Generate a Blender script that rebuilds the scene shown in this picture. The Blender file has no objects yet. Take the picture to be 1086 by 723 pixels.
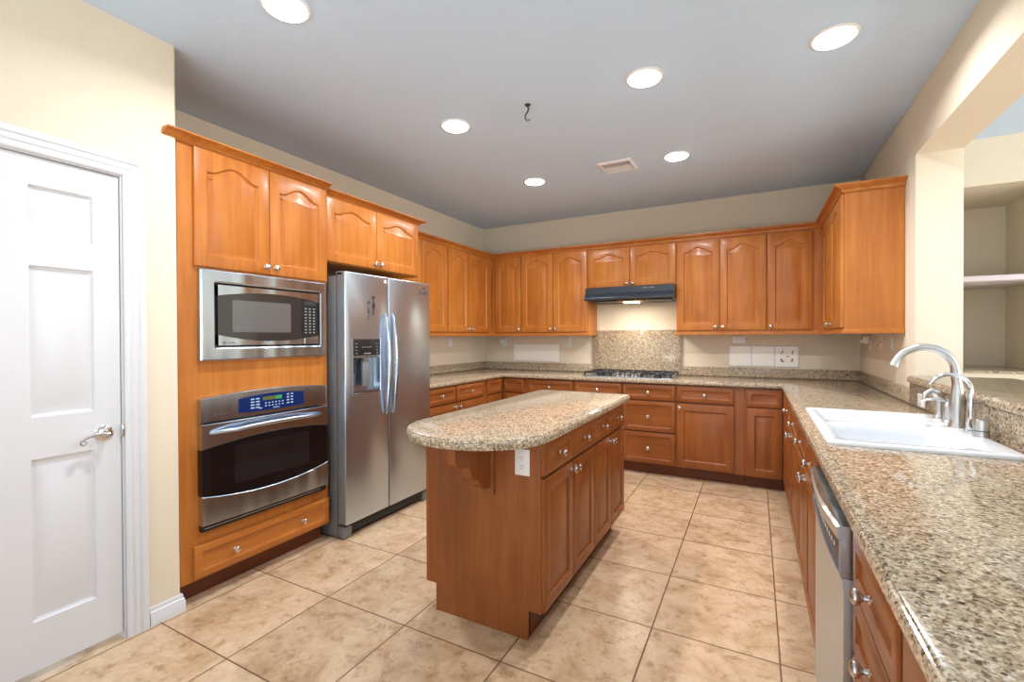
import bpy, bmesh, math, random
from mathutils import Vector, Matrix
from math import sin, cos, pi, radians as R
random.seed(4)
S = bpy.context.scene
COL = S.collection

# ------------------------------------------------------------------ camera
yaw, pitch, roll, CAMH = 0.48831, -0.00859, -0.00391, 1.3343
fw = Vector((-sin(yaw)*cos(pitch), cos(yaw)*cos(pitch), sin(pitch)))
r0 = Vector((cos(yaw), sin(yaw), 0)); u0 = r0.cross(fw)
rt = r0*cos(roll) + u0*sin(roll); up = u0*cos(roll) - r0*sin(roll)
cd = bpy.data.cameras.new('camera'); cam = bpy.data.objects.new('camera', cd); COL.objects.link(cam)
cam.matrix_world = Matrix(((rt.x, up.x, -fw.x, 0), (rt.y, up.y, -fw.y, 0), (rt.z, up.z, -fw.z, CAMH), (0, 0, 0, 1)))
cd.sensor_width = 36; cd.lens = 36*486.59/1086; cd.clip_start = .02
S.camera = cam
# ------------------------------------------------------------------ world, exposure, large lights
S.view_settings.view_transform = 'Standard'; S.view_settings.look = 'None'
S.view_settings.gamma = 1; S.view_settings.use_curve_mapping = False
S.view_settings.exposure = 0.17
W = bpy.data.worlds.new('world'); S.world = W; W.use_nodes = True
W.node_tree.nodes['Background'].inputs[0].default_value = (.75, .87, 1, 1)
W.node_tree.nodes['Background'].inputs[1].default_value = 1.5

def area(name, loc, rot, sx, sy, power, color=(1, 1, 1), spread=180, shape='RECTANGLE'):
    l = bpy.data.lights.new(name, 'AREA'); l.shape = shape; l.size = sx
    if shape == 'RECTANGLE': l.size_y = sy
    l.energy = power; l.color = color; l.spread = R(spread)
    o = bpy.data.objects.new(name, l); o.location = loc; o.rotation_euler = rot; COL.objects.link(o)
    return o
# daylight through the patio window behind the camera, and through the windows of the next room
area('window_daylight', (-.6, -6.4, 1.45), (R(90), 0, R(180)), 5.0, 2.2, 145, (.93, .97, 1))
area('side_window_daylight', (6.4, .6, 1.5), (R(90), 0, R(90)), 4.0, 2.0, 190, (.96, .98, 1))
# unseen upward fill added at floor level, behind camera and in next room
area('added_floor_fill', (.2, -3.6, .04), (R(180), 0, 0), 4.6, 3.4, 235, (.93, .97, 1))
area('added_floor_fill_side', (4.2, 1.0, .04), (R(180), 0, 0), 2.8, 4.0, 70, (.95, .98, 1))
DL_POWER = 13

# ------------------------------------------------------------------ materials
def mat(name, col=(.8, .8, .8), rough=.5, metal=0, spec=.5, coat=0, emit=None, es=0):
    m = bpy.data.materials.new(name); m.use_nodes = True
    b = m.node_tree.nodes['Principled BSDF']
    b.inputs['Base Color'].default_value = (*col, 1); b.inputs['Roughness'].default_value = rough
    b.inputs['Metallic'].default_value = metal; b.inputs['Specular IOR Level'].default_value = spec
    b.inputs['Coat Weight'].default_value = coat; b.inputs['Coat Roughness'].default_value = .12
    if emit: b.inputs['Emission Color'].default_value = (*emit, 1); b.inputs['Emission Strength'].default_value = es
    return m
def nd(m, t, **k):
    n = m.node_tree.nodes.new(t)
    for a, v in k.items(): setattr(n, a, v)
    return n
def lk(m, a, b): m.node_tree.links.new(a, b)
def bsdf(m): return m.node_tree.nodes['Principled BSDF']
def ramp(m, stops, interp='LINEAR'):
    r = nd(m, 'ShaderNodeValToRGB'); e = r.color_ramp.elements; r.color_ramp.interpolation = interp
    e[0].position, e[0].color = stops[0][0], (*stops[0][1], 1)
    e[1].position, e[1].color = stops[-1][0], (*stops[-1][1], 1)
    for p, c in stops[1:-1]:
        x = e.new(p); x.color = (*c, 1)
    return r
def srgb(r, g, b):
    f = lambda c: (c/255/12.92 if c/255 <= .04045 else ((c/255+.055)/1.055)**2.4)
    return (f(r), f(g), f(b))

def wall_mat(name, col, scale=90, strength=.12, rough=.85):
    m = mat(name, col, rough, spec=.25)
    tc = nd(m, 'ShaderNodeTexCoord'); n = nd(m, 'ShaderNodeTexNoise'); n.inputs['Scale'].default_value = scale; n.inputs['Detail'].default_value = 3
    bp = nd(m, 'ShaderNodeBump'); bp.inputs['Strength'].default_value = strength; bp.inputs['Distance'].default_value = .004
    lk(m, tc.outputs['Object'], n.inputs['Vector']); lk(m, n.outputs['Fac'], bp.inputs['Height']); lk(m, bp.outputs['Normal'], bsdf(m).inputs['Normal'])
    return m
WALL = wall_mat('painted_wall', srgb(231, 219, 197), 130, .25)
CEIL = wall_mat('ceiling_paint', srgb(206, 226, 248), 45, .3)
WHITE = mat('white_paint', srgb(222, 223, 226), .35)
WHITE2 = mat('white_plastic', srgb(240, 240, 240), .3)
LAV = mat('shelf_paint', srgb(225, 214, 220), .4)

def wood_mat(name, dark, mid, light, axis='z', rough=.36):
    m = mat(name, mid, rough, spec=.4, coat=.06)
    tc = nd(m, 'ShaderNodeTexCoord'); mp = nd(m, 'ShaderNodeMapping'); oi = nd(m, 'ShaderNodeObjectInfo')
    s = {'z': (16, 16, 1.1), 'x': (1.1, 16, 16)}[axis]
    mp.inputs['Scale'].default_value = s
    add = nd(m, 'ShaderNodeVectorMath', operation='ADD'); mul = nd(m, 'ShaderNodeMath', operation='MULTIPLY'); mul.inputs[1].default_value = 7
    lk(m, oi.outputs['Random'], mul.inputs[0]); lk(m, tc.outputs['Object'], add.inputs[0]); lk(m, mul.outputs[0], add.inputs[1])
    lk(m, add.outputs[0], mp.inputs['Vector'])
    n = nd(m, 'ShaderNodeTexNoise'); n.inputs['Scale'].default_value = 1.6; n.inputs['Detail'].default_value = 5; n.inputs['Roughness'].default_value = .55; n.inputs['Distortion'].default_value = .6
    lk(m, mp.outputs[0], n.inputs['Vector'])
    n2 = nd(m, 'ShaderNodeTexNoise'); n2.inputs['Scale'].default_value = 2.2; n2.inputs['Detail'].default_value = 2
    lk(m, add.outputs[0], n2.inputs['Vector'])
    mx = nd(m, 'ShaderNodeMath', operation='MULTIPLY_ADD'); mx.inputs[1].default_value = .55
    ml = nd(m, 'ShaderNodeMath', operation='MULTIPLY'); ml.inputs[1].default_value = .45
    lk(m, n2.outputs['Fac'], ml.inputs[0]); lk(m, n.outputs['Fac'], mx.inputs[0]); lk(m, ml.outputs[0], mx.inputs[2])
    r = ramp(m, [(.3, dark), (.5, mid), (.7, light)])
    lk(m, mx.outputs[0], r.inputs[0]); lk(m, r.outputs[0], bsdf(m).inputs['Base Color'])
    return m
WU = wood_mat('cherry_lit', srgb(164, 92, 34), srgb(187, 113, 46), srgb(203, 132, 60))  # tall and wall units: same cherry, brighter light put into the colour
WUh = wood_mat('cherry_lit_across', srgb(164, 92, 34), srgb(187, 113, 46), srgb(203, 132, 60), 'x')
WB = wood_mat('cherry_shaded', srgb(120, 65, 26), srgb(142, 79, 34), srgb(160, 94, 45))  # base units and island: same cherry, weaker light put into the colour
WBh = wood_mat('cherry_shaded_across', srgb(120, 65, 26), srgb(142, 79, 34), srgb(160, 94, 45), 'x')
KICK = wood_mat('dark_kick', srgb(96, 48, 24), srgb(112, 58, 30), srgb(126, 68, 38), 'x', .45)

def granite():
    m = mat('speckled_granite', (.5, .45, .35), .09, spec=.5)
    g = nd(m, 'ShaderNodeNewGeometry')
    def vor(sc, rnd=1):
        v = nd(m, 'ShaderNodeTexVoronoi'); v.inputs['Scale'].default_value = sc; lk(m, g.outputs['Position'], v.inputs['Vector']); return v
    wn = nd(m, 'ShaderNodeTexNoise'); wn.inputs['Scale'].default_value = 40; wn.inputs['Detail'].default_value = 2
    lk(m, g.outputs['Position'], wn.inputs['Vector'])
    wa = nd(m, 'ShaderNodeVectorMath', operation='MULTIPLY_ADD'); wa.inputs[1].default_value = (.007, .007, .007)
    lk(m, wn.outputs['Color'], wa.inputs[0]); lk(m, g.outputs['Position'], wa.inputs[2])
    v1 = nd(m, 'ShaderNodeTexVoronoi'); v1.inputs['Scale'].default_value = 150; lk(m, wa.outputs[0], v1.inputs['Vector'])
    sep = nd(m, 'ShaderNodeSeparateColor'); lk(m, v1.outputs['Color'], sep.inputs[0])
    r = ramp(m, [(0, srgb(102, 86, 68)), (.10, srgb(142, 122, 98)), (.22, srgb(176, 156, 130)), (.55, srgb(193, 175, 149)), (.8, srgb(207, 191, 166)), (1, srgb(221, 211, 193))])
    lk(m, sep.outputs[0], r.inputs[0])
    v2 = nd(m, 'ShaderNodeTexVoronoi'); v2.inputs['Scale'].default_value = 260; lk(m, wa.outputs[0], v2.inputs['Vector'])
    sep2 = nd(m, 'ShaderNodeSeparateColor'); lk(m, v2.outputs['Color'], sep2.inputs[0])
    r2 = ramp(m, [(0, (.4, .37, .33)), (.09, (.48, .44, .4)), (.17, (.85, .83, .8)), (1, (1.05, 1.03, 1))])
    lk(m, sep2.outputs[1], r2.inputs[0])
    mx = nd(m, 'ShaderNodeMix', data_type='RGBA', blend_type='MULTIPLY'); mx.inputs[0].default_value = 1
    lk(m, r.outputs[0], mx.inputs[6]); lk(m, r2.outputs[0], mx.inputs[7])
    n = nd(m, 'ShaderNodeTexNoise'); n.inputs['Scale'].default_value = 60; n.inputs['Detail'].default_value = 2; n.inputs['Distortion'].default_value = 1.2; lk(m, g.outputs['Position'], n.inputs['Vector'])
    r3 = ramp(m, [(.36, (.68, .66, .64)), (.5, (.98, .97, .97)), (.66, (1.1, 1.1, 1.1))]); lk(m, n.outputs['Fac'], r3.inputs[0])
    m2 = nd(m, 'ShaderNodeMix', data_type='RGBA', blend_type='MULTIPLY'); m2.inputs[0].default_value = 1
    lk(m, mx.outputs[2], m2.inputs[6]); lk(m, r3.outputs[0], m2.inputs[7])
    lk(m, m2.outputs[2], bsdf(m).inputs['Base Color'])
    return m
GR = granite()

def tile_floor():
    m = mat('stone_floor_tile', (.6, .45, .3), .3, spec=.45)
    g = nd(m, 'ShaderNodeNewGeometry'); sp = nd(m, 'ShaderNodeSeparateXYZ'); lk(m, g.outputs['Position'], sp.inputs[0])
    def cell(out, off, size):
        a = nd(m, 'ShaderNodeMath', operation='SUBTRACT'); a.inputs[1].default_value = off; lk(m, out, a.inputs[0])
        d = nd(m, 'ShaderNodeMath', operation='DIVIDE'); d.inputs[1].default_value = size; lk(m, a.outputs[0], d.inputs[0])
        f = nd(m, 'ShaderNodeMath', operation='FRACT'); lk(m, d.outputs[0], f.inputs[0])
        fl = nd(m, 'ShaderNodeMath', operation='FLOOR'); lk(m, d.outputs[0], fl.inputs[0])
        pp = nd(m, 'ShaderNodeMath', operation='PINGPONG'); pp.inputs[1].default_value = .5; lk(m, f.outputs[0], pp.inputs[0])
        s = nd(m, 'ShaderNodeMath', operation='MULTIPLY'); s.inputs[1].default_value = size; lk(m, pp.outputs[0], s.inputs[0])
        return s.outputs[0], fl.outputs[0]
    dx, ix = cell(sp.outputs[0], -1.945, .5085); dy, iy = cell(sp.outputs[1], 1.117, .5147)
    mn = nd(m, 'ShaderNodeMath', operation='MINIMUM'); lk(m, dx, mn.inputs[0]); lk(m, dy, mn.inputs[1])
    gt = nd(m, 'ShaderNodeMapRange'); gt.inputs[1].default_value = .0022; gt.inputs[2].default_value = .0042; lk(m, mn.outputs[0], gt.inputs[0])
    cb = nd(m, 'ShaderNodeCombineXYZ'); lk(m, ix, cb.inputs[0]); lk(m, iy, cb.inputs[1])
    wn = nd(m, 'ShaderNodeTexWhiteNoise', noise_dimensions='3D'); lk(m, cb.outputs[0], wn.inputs[0])
    sc = nd(m, 'ShaderNodeVectorMath', operation='MULTIPLY_ADD'); sc.inputs[1].default_value = (9, 9, 9); lk(m, wn.outputs['Color'], sc.inputs[0]); lk(m, g.outputs['Position'], sc.inputs[2])
    n1 = nd(m, 'ShaderNodeTexNoise'); n1.inputs['Scale'].default_value = 6.5; n1.inputs['Detail'].default_value = 12; n1.inputs['Roughness'].default_value = .74; n1.inputs['Distortion'].default_value = .5
    lk(m, sc.outputs[0], n1.inputs['Vector'])
    r = ramp(m, [(.3, srgb(168, 134, 102)), (.43, srgb(190, 157, 121)), (.52, srgb(204, 173, 139)), (.66, srgb(217, 189, 157))])
    lk(m, n1.outputs['Fac'], r.inputs[0])
    n2 = nd(m, 'ShaderNodeTexNoise'); n2.inputs['Scale'].default_value = 16; n2.inputs['Detail'].default_value = 6; n2.inputs['Roughness'].default_value = .7
    lk(m, sc.outputs[0], n2.inputs['Vector'])
    r2 = ramp(m, [(.36, (.66, .59, .50)), (.46, (1, 1, 1))]); lk(m, n2.outputs['Fac'], r2.inputs[0])
    mx = nd(m, 'ShaderNodeMix', data_type='RGBA', blend_type='MULTIPLY'); mx.inputs[0].default_value = .8
    lk(m, r.outputs[0], mx.inputs[6]); lk(m, r2.outputs[0], mx.inputs[7])
    m2 = nd(m, 'ShaderNodeMix', data_type='RGBA'); m2.inputs[6].default_value = (*srgb(112, 82, 56), 1)
    lk(m, gt.outputs[0], m2.inputs[0]); lk(m, mx.outputs[2], m2.inputs[7]); lk(m, m2.outputs[2], bsdf(m).inputs['Base Color'])
    bp = nd(m, 'ShaderNodeBump'); bp.inputs['Strength'].default_value = .5; bp.inputs['Distance'].default_value = .002
    lk(m, gt.outputs[0], bp.inputs['Height']); lk(m, bp.outputs['Normal'], bsdf(m).inputs['Normal'])
    rr = nd(m, 'ShaderNodeMapRange'); rr.inputs[3].default_value = .7; rr.inputs[4].default_value = .28; lk(m, gt.outputs[0], rr.inputs[0]); lk(m, rr.outputs[0], bsdf(m).inputs['Roughness'])
    return m
TILE = tile_floor()

def steel(name, col, rough, sc=(2, 300, 300), st=.03):
    m = mat(name, col, rough, 1)
    tc = nd(m, 'ShaderNodeTexCoord'); mp = nd(m, 'ShaderNodeMapping'); mp.inputs['Scale'].default_value = sc
    n = nd(m, 'ShaderNodeTexNoise'); n.inputs['Scale'].default_value = 1; n.inputs['Detail'].default_value = 2
    lk(m, tc.outputs['Object'], mp.inputs[0]); lk(m, mp.outputs[0], n.inputs['Vector'])
    bp = nd(m, 'ShaderNodeBump'); bp.inputs['Strength'].default_value = st; bp.inputs['Distance'].default_value = .002
    b2 = nd(m, 'ShaderNodeBump'); b2.inputs['Strength'].default_value = .22; b2.inputs['Distance'].default_value = .05
    m2 = nd(m, 'ShaderNodeMapping'); m2.inputs['Scale'].default_value = (7, 7, .6) if sc[0] < 10 else (1.5, 1.5, .5)
    n2 = nd(m, 'ShaderNodeTexNoise'); n2.inputs['Scale'].default_value = 1; n2.inputs['Detail'].default_value = 1
    lk(m, tc.outputs['Object'], m2.inputs[0]); lk(m, m2.outputs[0], n2.inputs['Vector']); lk(m, n2.outputs['Fac'], b2.inputs['Height'])
    lk(m, n.outputs['Fac'], bp.inputs['Height']); lk(m, b2.outputs['Normal'], bp.inputs['Normal']); lk(m, bp.outputs['Normal'], bsdf(m).inputs['Normal'])
    return m
STEEL = steel('brushed_steel', (.52, .62, .74), .2)
STEELV = steel('brushed_steel_door', (.57, .68, .80), .30, (300, 300, 2))
CHROME = mat('polished_chrome', (.75, .75, .76), .12, 1)
NICKEL = mat('satin_nickel', (.68, .66, .62), .25, 1)
BRUSHN = mat('brushed_nickel', (.62, .62, .61), .3, 1)
GREYM = mat('grey_painted_metal', srgb(128, 130, 132), .45, .3)
DGREY = mat('dark_grey_plastic', srgb(52, 54, 56), .45)
BLACK = mat('black_plastic', (.012, .012, .013), .35)
BGLASS = mat('black_oven_glass', (.006, .006, .007), .06, spec=.6)
MGLASS = mat('microwave_glass', (.03, .03, .03), .07, spec=.7)
MWIN = mat('microwave_window_mesh', (.12, .12, .12), .12, spec=.6)
HOODM = mat('slate_black_enamel', (.018, .026, .036), .28, spec=.6)
BLUE = mat('blue_control_glass', srgb(18, 42, 96), .15)
LEDG = mat('green_display', (.02, .08, .03), .3, emit=(.08, .5, .14), es=.5)
LEDO = mat('olive_display', (.06, .07, .02), .3, emit=(.16, .19, .05), es=.3)
KEY = mat('pale_key_print', srgb(170, 196, 226), .4)
KEYW = mat('white_key_print', srgb(225, 225, 225), .4)
PORC = mat('white_porcelain', srgb(232, 234, 237), .1, spec=.6)
CERAM = mat('cream_ceramic_tile', srgb(254, 250, 238), .22, spec=.5)
CERAMW = mat('white_ceramic_border', srgb(254, 254, 252), .12, spec=.6)
LEAF = mat('olive_leaf_glaze', srgb(128, 122, 84), .2)
IRON = mat('cast_iron', (.015, .016, .02), .45)
BURN = mat('burner_cap', (.02, .02, .022), .4)
LAMP = mat('lamp_lens', (1, 1, 1), .5, emit=(1, .97, .92), es=13)
HLAMP = mat('hood_lamp_lens', (1, 1, 1), .5, emit=(1, .85, .6), es=30)
DARKHOLE = mat('dark_slot', (.02, .02, .02), .8)
INKD = mat('grey_print', (.08, .08, .085), .5)
GLASS = mat('window_glass', (1, 1, 1), 0, spec=.5); bsdf(GLASS).inputs['Transmission Weight'].default_value = 1
COPPER = mat('amber_hood_reflector', srgb(190, 140, 80), .3, .6)

# ------------------------------------------------------------------ mesh builder
class MB:
    def __init__(s): s.v = []; s.f = []; s.mi = []; s.cur = 0
    def add(s, vs, fs):
        o = len(s.v); s.v += [tuple(v) for v in vs]; s.f += [tuple(i+o for i in f) for f in fs]; s.mi += [s.cur]*len(fs); return s
    def m(s, i): s.cur = i; return s
    def box(s, x0, x1, y0, y1, z0, z1, b=0):
        if b <= 0:
            vs = [(x, y, z) for z in (z0, z1) for y in (y0, y1) for x in (x0, x1)]
            return s.add(vs, [(0, 2, 3, 1), (4, 5, 7, 6), (0, 1, 5, 4), (2, 6, 7, 3), (0, 4, 6, 2), (1, 3, 7, 5)])
        bm = bmesh.new(); bmesh.ops.create_cube(bm, size=1)
        for v in bm.verts: v.co = Vector((x0+(v.co.x+.5)*(x1-x0), y0+(v.co.y+.5)*(y1-y0), z0+(v.co.z+.5)*(z1-z0)))
        bmesh.ops.bevel(bm, geom=list(bm.edges), offset=b, segments=2, affect='EDGES', profile=.5)
        return s.bm(bm)
    def bm(s, bm, M=None):
        bm.verts.index_update()
        s.add([(M @ v.co if M else v.co)[:] for v in bm.verts], [[v.index for v in f.verts] for f in bm.faces]); bm.free(); return s
    def xf(s, M, start=0):
        for i in range(start, len(s.v)): s.v[i] = tuple(M @ Vector(s.v[i]))
        return s
    def rings(s, rs, closed=True, cap0=False, cap1=False):
        n = len(rs[0]); o = len(s.v)
        for r in rs: s.v += [tuple(p) for p in r]
        for k in range(len(rs)-1):
            for i in range(n if closed else n-1):
                j = (i+1) % n
                s.f.append((o+k*n+i, o+k*n+j, o+(k+1)*n+j, o+(k+1)*n+i)); s.mi.append(s.cur)
        if cap0: s.f.append(tuple(o+i for i in reversed(range(n)))); s.mi.append(s.cur)
        if cap1: s.f.append(tuple(o+(len(rs)-1)*n+i for i in range(n))); s.mi.append(s.cur)
        return s
    def lathe(s, prof, base=(0, 0, 0), axis=(0, 0, 1), n=20):
        a = Vector(axis).normalized(); t = a.orthogonal().normalized(); b = a.cross(t); B = Vector(base)
        rs = [[B + a*h + (t*cos(2*pi*i/n) + b*sin(2*pi*i/n))*max(r, 1e-4) for i in range(n)] for r, h in prof]
        return s.rings(rs, True, True, True)
    def tube(s, pts, rad, n=10, sx=1, upv=None):
        P = [Vector(p) for p in pts]
        if not isinstance(rad, (list, tuple)): rad = [rad]*len(P)
        rs = []; t0 = (P[1]-P[0]).normalized(); nn = Vector(upv) if upv else t0.orthogonal(); nn = (nn - t0*nn.dot(t0)).normalized()
        for i, p in enumerate(P):
            t = (P[min(i+1, len(P)-1)] - P[max(i-1, 0)]).normalized()
            nn = (nn - t*nn.dot(t)).normalized(); b = t.cross(nn)
            rs.append([p + (nn*cos(2*pi*k/n)*sx + b*sin(2*pi*k/n))*rad[i] for k in range(n)])
        return s.rings(rs, True, True, True)
    def build(s, name, mats, parent=None, smooth=35, loc=None):
        me = bpy.data.meshes.new(name)
        off = Vector(loc) if loc else Vector((0, 0, 0))
        me.from_pydata([tuple(Vector(v)-off) for v in s.v], [], s.f)
        if not isinstance(mats, (list, tuple)): mats = [mats]
        for m in mats: me.materials.append(m)
        me.polygons.foreach_set('material_index', s.mi)
        bm = bmesh.new(); bm.from_mesh(me); bmesh.ops.remove_doubles(bm, verts=bm.verts, dist=1e-6)
        bmesh.ops.recalc_face_normals(bm, faces=bm.faces); bm.to_mesh(me); bm.free()
        if smooth: me.shade_smooth() if hasattr(me, 'shade_smooth') else None; me.set_sharp_from_angle(angle=R(smooth))
        me.update()
        o = bpy.data.objects.new(name, me); COL.objects.link(o)
        if loc: o.location = loc
        if parent: o.parent = parent
        return o
def thing(name, label, cat, loc=(0, 0, 0), rz=0, group=None):
    o = bpy.data.objects.new(name, None); o.empty_display_size = .1; COL.objects.link(o); o.location = loc; o.rotation_euler = (0, 0, rz)
    return tag(o, label, cat, group)
def tag(o, label, cat, group=None):
    o['label'] = label; o['category'] = cat
    if group: o['group'] = group
    return o
def struct(o): o['kind'] = 'structure'; return o
def copy_tree(o, parent=None):
    c = o.copy(); COL.objects.link(c)
    if parent: c.parent = parent
    for ch in list(o.children): copy_tree(ch, c)
    return c
def text(body, size, mat_, name, parent, loc, rot, ext=.0006, align='CENTER', bold=0):
    c = bpy.data.curves.new(name, 'FONT'); c.body = body; c.size = size; c.extrude = ext; c.align_x = align; c.align_y = 'CENTER'; c.offset = bold
    t = bpy.data.objects.new(name, c); COL.objects.link(t)
    dg = bpy.context.evaluated_depsgraph_get(); me = bpy.data.meshes.new_from_object(t.evaluated_get(dg)); bpy.data.objects.remove(t)
    me.materials.clear(); me.materials.append(mat_)
    o = bpy.data.objects.new(name, me); COL.objects.link(o); o.parent = parent; o.location = loc; o.rotation_euler = rot
    return o

# 2-D polygon helpers --------------------------------------------------------
def offset_poly(P, d):
    """inset a counter-clockwise closed polygon by d"""
    n = len(P); out = []
    for i in range(n):
        a, b, c = Vector(P[i-1]), Vector(P[i]), Vector(P[(i+1) % n])
        e1 = (b-a).normalized(); e2 = (c-b).normalized()
        n1 = Vector((-e1.y, e1.x)); n2 = Vector((-e2.y, e2.x)); k = 1+n1.dot(n2)
        out.append(b + (n1+n2)*(d/max(k, .3)))
    return out
def rect(x0, x1, y0, y1, n=1):
    p = []
    c = [(x0, y0), (x1, y0), (x1, y1), (x0, y1)]
    for i in range(4):
        a, b = c[i], c[(i+1) % 4]
        for k in range(n): p.append((a[0]+(b[0]-a[0])*k/n, a[1]+(b[1]-a[1])*k/n))
    return p
def rrect(x0, x1, y0, y1, r, n=5):
    p = []
    for cx, cy, a0 in ((x1-r, y0+r, -90), (x1-r, y1-r, 0), (x0+r, y1-r, 90), (x0+r, y0+r, 180)):
        for k in range(n+1): a = R(a0+90*k/n); p.append((cx+r*cos(a), cy+r*sin(a)))
    return p
def face_holes(mb, outer, holes, f):
    """flat face with holes; f maps (u,v)->xyz"""
    bm = bmesh.new()
    for loop in [outer]+holes:
        vs = [bm.verts.new((p[0], p[1], 0)) for p in loop]
        for i in range(len(vs)): bm.edges.new((vs[i], vs[(i+1) % len(vs)]))
    bmesh.ops.triangle_fill(bm, edges=list(bm.edges), use_beauty=True)
    for v in bm.verts: v.co = Vector(f(v.co.x, v.co.y))
    mb.bm(bm)
def sweep(mb, prof, path, f=lambda u, v, n: (u, v, n), closed=False, caps=True):
    """profile (o, n): o = sideways to the right of travel, n = out of plane"""
    P = [Vector(p) for p in path]; N = len(P); rs = []
    for i in range(N):
        if closed: a, b, c = P[i-1], P[i], P[(i+1) % N]; e1 = (b-a).normalized(); e2 = (c-b).normalized()
        else:
            e1 = (P[i]-P[i-1]).normalized() if i else (P[1]-P[0]).normalized()
            e2 = (P[i+1]-P[i]).normalized() if i < N-1 else e1
        n1 = Vector((e1.y, -e1.x)); n2 = Vector((e2.y, -e2.x)); k = (n1+n2)/(1+n1.dot(n2))
        rs.append([f(P[i].x+k.x*o, P[i].y+k.y*o, h) for o, h in prof])
    if closed: rs.append(rs[0])
    mb.rings(rs, True, caps and not closed, caps and not closed)

# ------------------------------------------------------------------ room constants
XL, XR, YB, H = -3.156, .835, 5.145, 2.743
XP, YP = -2.480, 1.211                       # pantry wall face and corner
XR2, YJ, ZH = 1.05, 3.53, 2.405              # wall thickness, opening edge, header
XF, YF = 6.6, -6.5

# ------------------------------------------------------------------ structure
def sbox(name, m, *boxes, bevel=0):
    mb = MB()
    for b in boxes: mb.box(*b, bevel)
    return struct(mb.build(name, m))
sbox('floor', TILE, (XL-.2, XF+.2, YF-.2, YB+.6, -.12, 0))
sbox('ceiling', CEIL, (XL-.2, XF+.2, YF-.2, YB+.6, H, H+.12))
sbox('wall_back', WALL, (XL-.2, XR2, YB, YB+.15, 0, H))
sbox('wall_left', WALL, (XL-.15, XL, YP-.11, YB, 0, H))
# pantry wall with rounded free corner, doorway cut through it
D0, D1, DT = .175, .985, 2.05
mb = MB()
prof = [(XP-.11, YF), (XP, YF), (XP, YP-.015)] + [(XP-.015+.015*cos(a), YP-.015+.015*sin(a)) for a in (R(22), R(45), R(68), R(90))] + [(XL, YP), (XL, YP-.11), (XP-.11, YP-.11)]
def prism(mb, poly, z0, z1):
    n = len(poly); mb.rings([[(x, y, z0) for x, y in poly], [(x, y, z1) for x, y in poly]], True, True, True)
# three prisms: beside the corner, over the door, before the door
prism(mb, [(XP-.11, D1+.02), (XP, D1+.02), (XP, YP-.015)] + prof[3:7] + [(XL, YP), (XL, YP-.11), (XP-.11, YP-.11)], 0, H)
mb.box(XP-.11, XP, D0-.02, D1+.02, DT+.02, H); mb.box(XP-.11, XP, -1.2, D0-.02, 0, H); mb.box(-3.3, XP, -1.31, -1.2, 0, H); mb.box(-3.3, -3.19, YF, -1.31, 0, H)
struct(mb.build('wall_pantry', WALL))
sbox('wall_front', WALL, (-3.3, -3.1, YF-.15, YF, 0, H), (1.9, XF+.2, YF-.15, YF, 0, H), (-3.1, 1.9, YF-.15, YF, 2.55, H), (-3.1, 1.9, YF-.15, YF, 0, .35))
# right wall: solid behind the jamb, header over the opening, pony wall under the bar
mb = MB(); mb.box(XR, XR2, YJ, YB, 0, H, .006); mb.box(XR, XR2, .4, YJ-.0, ZH, H); mb.box(XR, XR2, -1.2, .4, 0, H); mb.box(XR, XR2, .4, YJ, 0, 1.055)
struct(mb.build('wall_right', WALL))
# next room: wall with niche
NX, NY, NB = 1.835, 4.5, 5.3
mb = MB(); mb.box(XR2, XF, NY, NB+.1, ZH+.003, H); mb.box(XR2, XF, NY, NB+.1, 0, 1.062); mb.box(NX, XF, NY, NB+.1, 1.062, ZH+.003)
mb.box(XR2, NX, NB, NB+.1, 1.062, ZH+.003); mb.box(XR2, XR2+.1, NY, NB+.1, 1.062, ZH+.003)
struct(mb.build('wall_niche', WALL))
sbox('wall_side', WALL, (XF, XF+.15, YF, -1.4, 0, H), (XF, XF+.15, 2.6, NY, 0, H), (XF, XF+.15, -1.4, 2.6, 0, .5), (XF, XF+.15, -1.4, 2.6, 2.5, H))
# window frames (behind the camera and in the next room)
def window(name, horiz, a0, a1, z0, z1, c):
    mb = MB()
    def bb(u0, u1, w0, w1, d):
        if horiz: mb.box(u0, u1, c-d, c+d, w0, w1)
        else: mb.box(c-d, c+d, u0, u1, w0, w1)
    mid = (a0+a1)/2
    bb(a0, a1, z0, z0+.05, .04); bb(a0, a1, z1-.05, z1, .04); bb(a0, a0+.05, z0+.05, z1-.05, .04); bb(a1-.05, a1, z0+.05, z1-.05, .04); bb(mid-.03, mid+.03, z0+.05, z1-.05, .04)
    w = struct(mb.build(name, WHITE))
    mb = MB()
    for p, q in ((a0+.05, mid-.03), (mid+.03, a1-.05)):
        if horiz: mb.box(p, q, c-.003, c+.003, z0+.05, z1-.05)
        else: mb.box(c-.003, c+.003, p, q, z0+.05, z1-.05)
    mb.build('window_pane', GLASS, w)
window('window_1', True, -3.1, 1.9, .35, 2.55, YF-.08)
window('window_2', False, -1.4, 2.6, .5, 2.5, XF+.08)

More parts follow.
